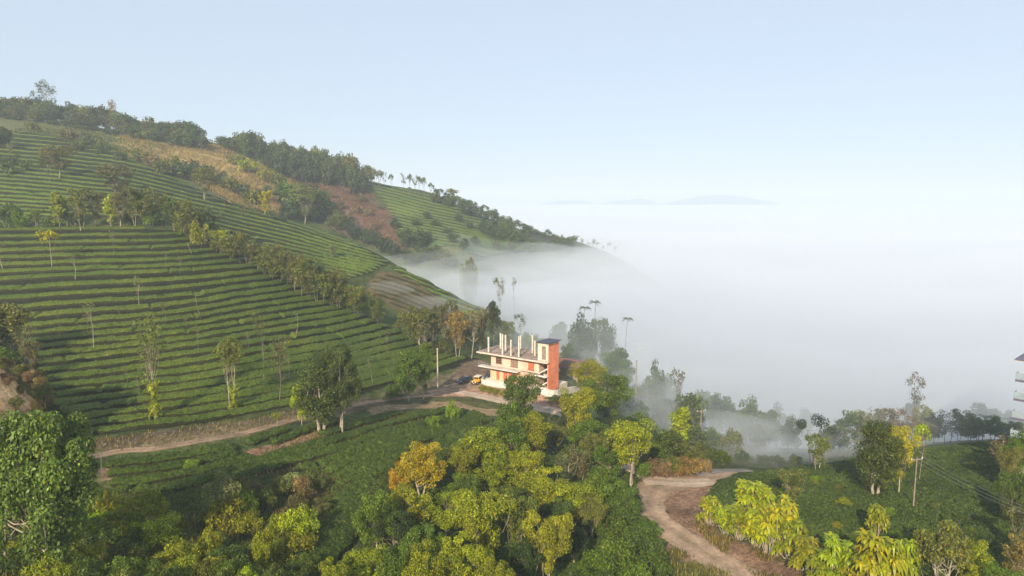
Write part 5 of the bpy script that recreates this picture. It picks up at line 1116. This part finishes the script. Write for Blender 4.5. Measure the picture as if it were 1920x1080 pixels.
FT = [(-40,300,-40),(-60,380,-35),(-100,420,-34),(-10,330,-39),(0,260,-45),(-50,262,-43),(-75,300,-42),(-30,220,-60),(20,200,-51),(60,175,-51),(110,178,-52),(160,185,-51),
      (60,230,-42),(120,240,-47),(200,240,-48),(0,420,-36),(60,420,-37),(150,350,-42),(40,520,-35),(80,560,-33),(100,490,-31),(140,520,-33),(20,380,-37),(-80,600,-48),(-200,700,-48),(-60,520,-38),
      (300,300,-46),(0,900,-46),(400,900,-44),(-400,900,-46),(-160,330,-55),(-60,180,-72),(400,150,-66),(-200,200,-75),(-300,450,-55),
      (35,150,-59),(70,150,-60),(110,150,-62),(150,150,-64),(60,120,-72),(0,150,-70),(120,120,-74),(-40,120,-78),(250,120,-74)]
fog_f = tps_fit([(a, b) for a, b, c in FT], [c for a, b, c in FT], 0.01)
fx = spaced([(-5000,-300,900,60),(-300,300,7,7),(300,6000,60,900)]); fy = spaced([(118,620,6,9),(620,11500,40,900)])
FX, FY = np.meshgrid(fx, fy)
ff = smoothstep(600, 1000, np.hypot(FX, FY)); fe = smoothstep(140, 260, FY)
FZ0 = np.clip(fog_f(FX, FY)*(1-ff)-45*ff, -95, -30)
for nm, dz, dn, sd, lb in (("fog", -5, .0075, 5, "sea of white morning fog filling the valley"), ("fog_layer", 1, .0045, 25, "looser white fog lying over the valley fog"), ("mist", 10, .0055, 45, "thin mist hanging over the edge of the valley fog")):
    FZ = FZ0+dz+(fbm(FX, FY*.8, 75, sd)*7+fbm(FX, FY, 30, sd+3, 2)*3)*(.35+.65*fe)*(1-ff)+fbm(FX, FY, 900, sd+6)*10*ff+fbm(FX, FY*.6, 260, sd+8, 2)*5*ff
    if nm == 'mist': FZ = FZ+17*smoothstep(5, 30, FX)*smoothstep(125, 150, FY)*(1-smoothstep(230, 300, FY))*(1-smoothstep(200, 300, FX))
    closed_sheet(nm, fx, fy, FZ, -150.0-dz*.3, volume_mat(nm+"_volume", dn, (.85, .915, 1.0)), lb)
wm = volume_mat("wisp_volume", .014, (.85, .915, 1.0))
for k, (px, py, Y, a, b, c) in enumerate([(1205,735,166,11,9,5),(1245,765,152,9,8,4),(1320,800,160,15,11,5),(1400,815,158,13,9,5),(1165,690,192,14,10,6),(1060,640,225,20,16,7),(720,540,243,10,8,2.5),(800,575,240,16,10,4),(1290,720,185,18,12,6),(1460,850,148,14,7,3),(1560,840,158,16,7,3.5),(1830,815,165,24,9,4.5),(1690,820,168,20,8,4.5),(960,560,262,24,14,7),(870,540,290,24,16,7),(1130,560,330,40,25,10)]):
    bm = bmesh.new(); bmesh.ops.create_icosphere(bm, subdivisions=4, radius=1); x, y, z = P3(px, py, Y)
    for v in bm.verts:
        q = v.co; f = 1+.30*float(vnoise(q.x*2+k*9+q.z, q.y*2+q.z*2, 1.0, k)); v.co = Vector((q.x*a*f, q.y*b*f, q.z*c*f))
    me = bpy.data.meshes.new("mist_wisp"); bm.to_mesh(me); bm.free(); me.materials.append(wm)
    tag(link("mist_wisp", me, loc=(x, y, z)), "thin wisp of mist drifting between the trees at the fog edge", "mist", kind="stuff")
def far_hill(px, py, Y, half, name):
    x, _, z = P3(px, py, Y); bz = -140
    a = np.linspace(-1, 1, 41); b = np.linspace(-1, 1, 21); A, B = np.meshgrid(a, b)
    r = np.hypot(A, B); prof = np.clip(np.cos(np.clip(r, 0, 1)*math.pi/2), 0, 1)**1.3*(1+0.16*fbm(A*10+px, B*10, 3, 4, 4))/1.06
    H = bz+(z-bz)*prof
    V = np.stack([x+A*half, Y+B*half*0.8, H], -1).reshape(-1, 3)
    i = np.arange(41*21).reshape(21, 41)
    F = np.stack([i[:-1, :-1], i[:-1, 1:], i[1:, 1:], i[1:, :-1]], -1).reshape(-1, 4)
    o = link(name, mesh_np(name, V, F, bpy.data.materials.get("forest_hill") or ground_mat)); tag(o, kind="structure")
far_hill(1348, 362, 7600, 1000, "distant_hill"); far_hill(1180, 372, 7900, 640, "distant_hill"); far_hill(1065, 377, 8100, 900, "distant_hill"); far_hill(1400, 370, 7800, 620, "distant_hill")
V = [(x, y, z) for z in (-170, 110) for y in (-500, 9000) for x in (-6000, 6000)]
F = [(0,2,3,1),(4,5,7,6),(0,1,5,4),(2,6,7,3),(0,4,6,2),(1,3,7,5)]
tag(link("haze", mesh_np("haze", V, F, volume_mat("haze_volume", 0.00031, (0.78, 0.89, 1.0)), False)), "pale morning haze over the whole valley", "haze", kind="stuff")
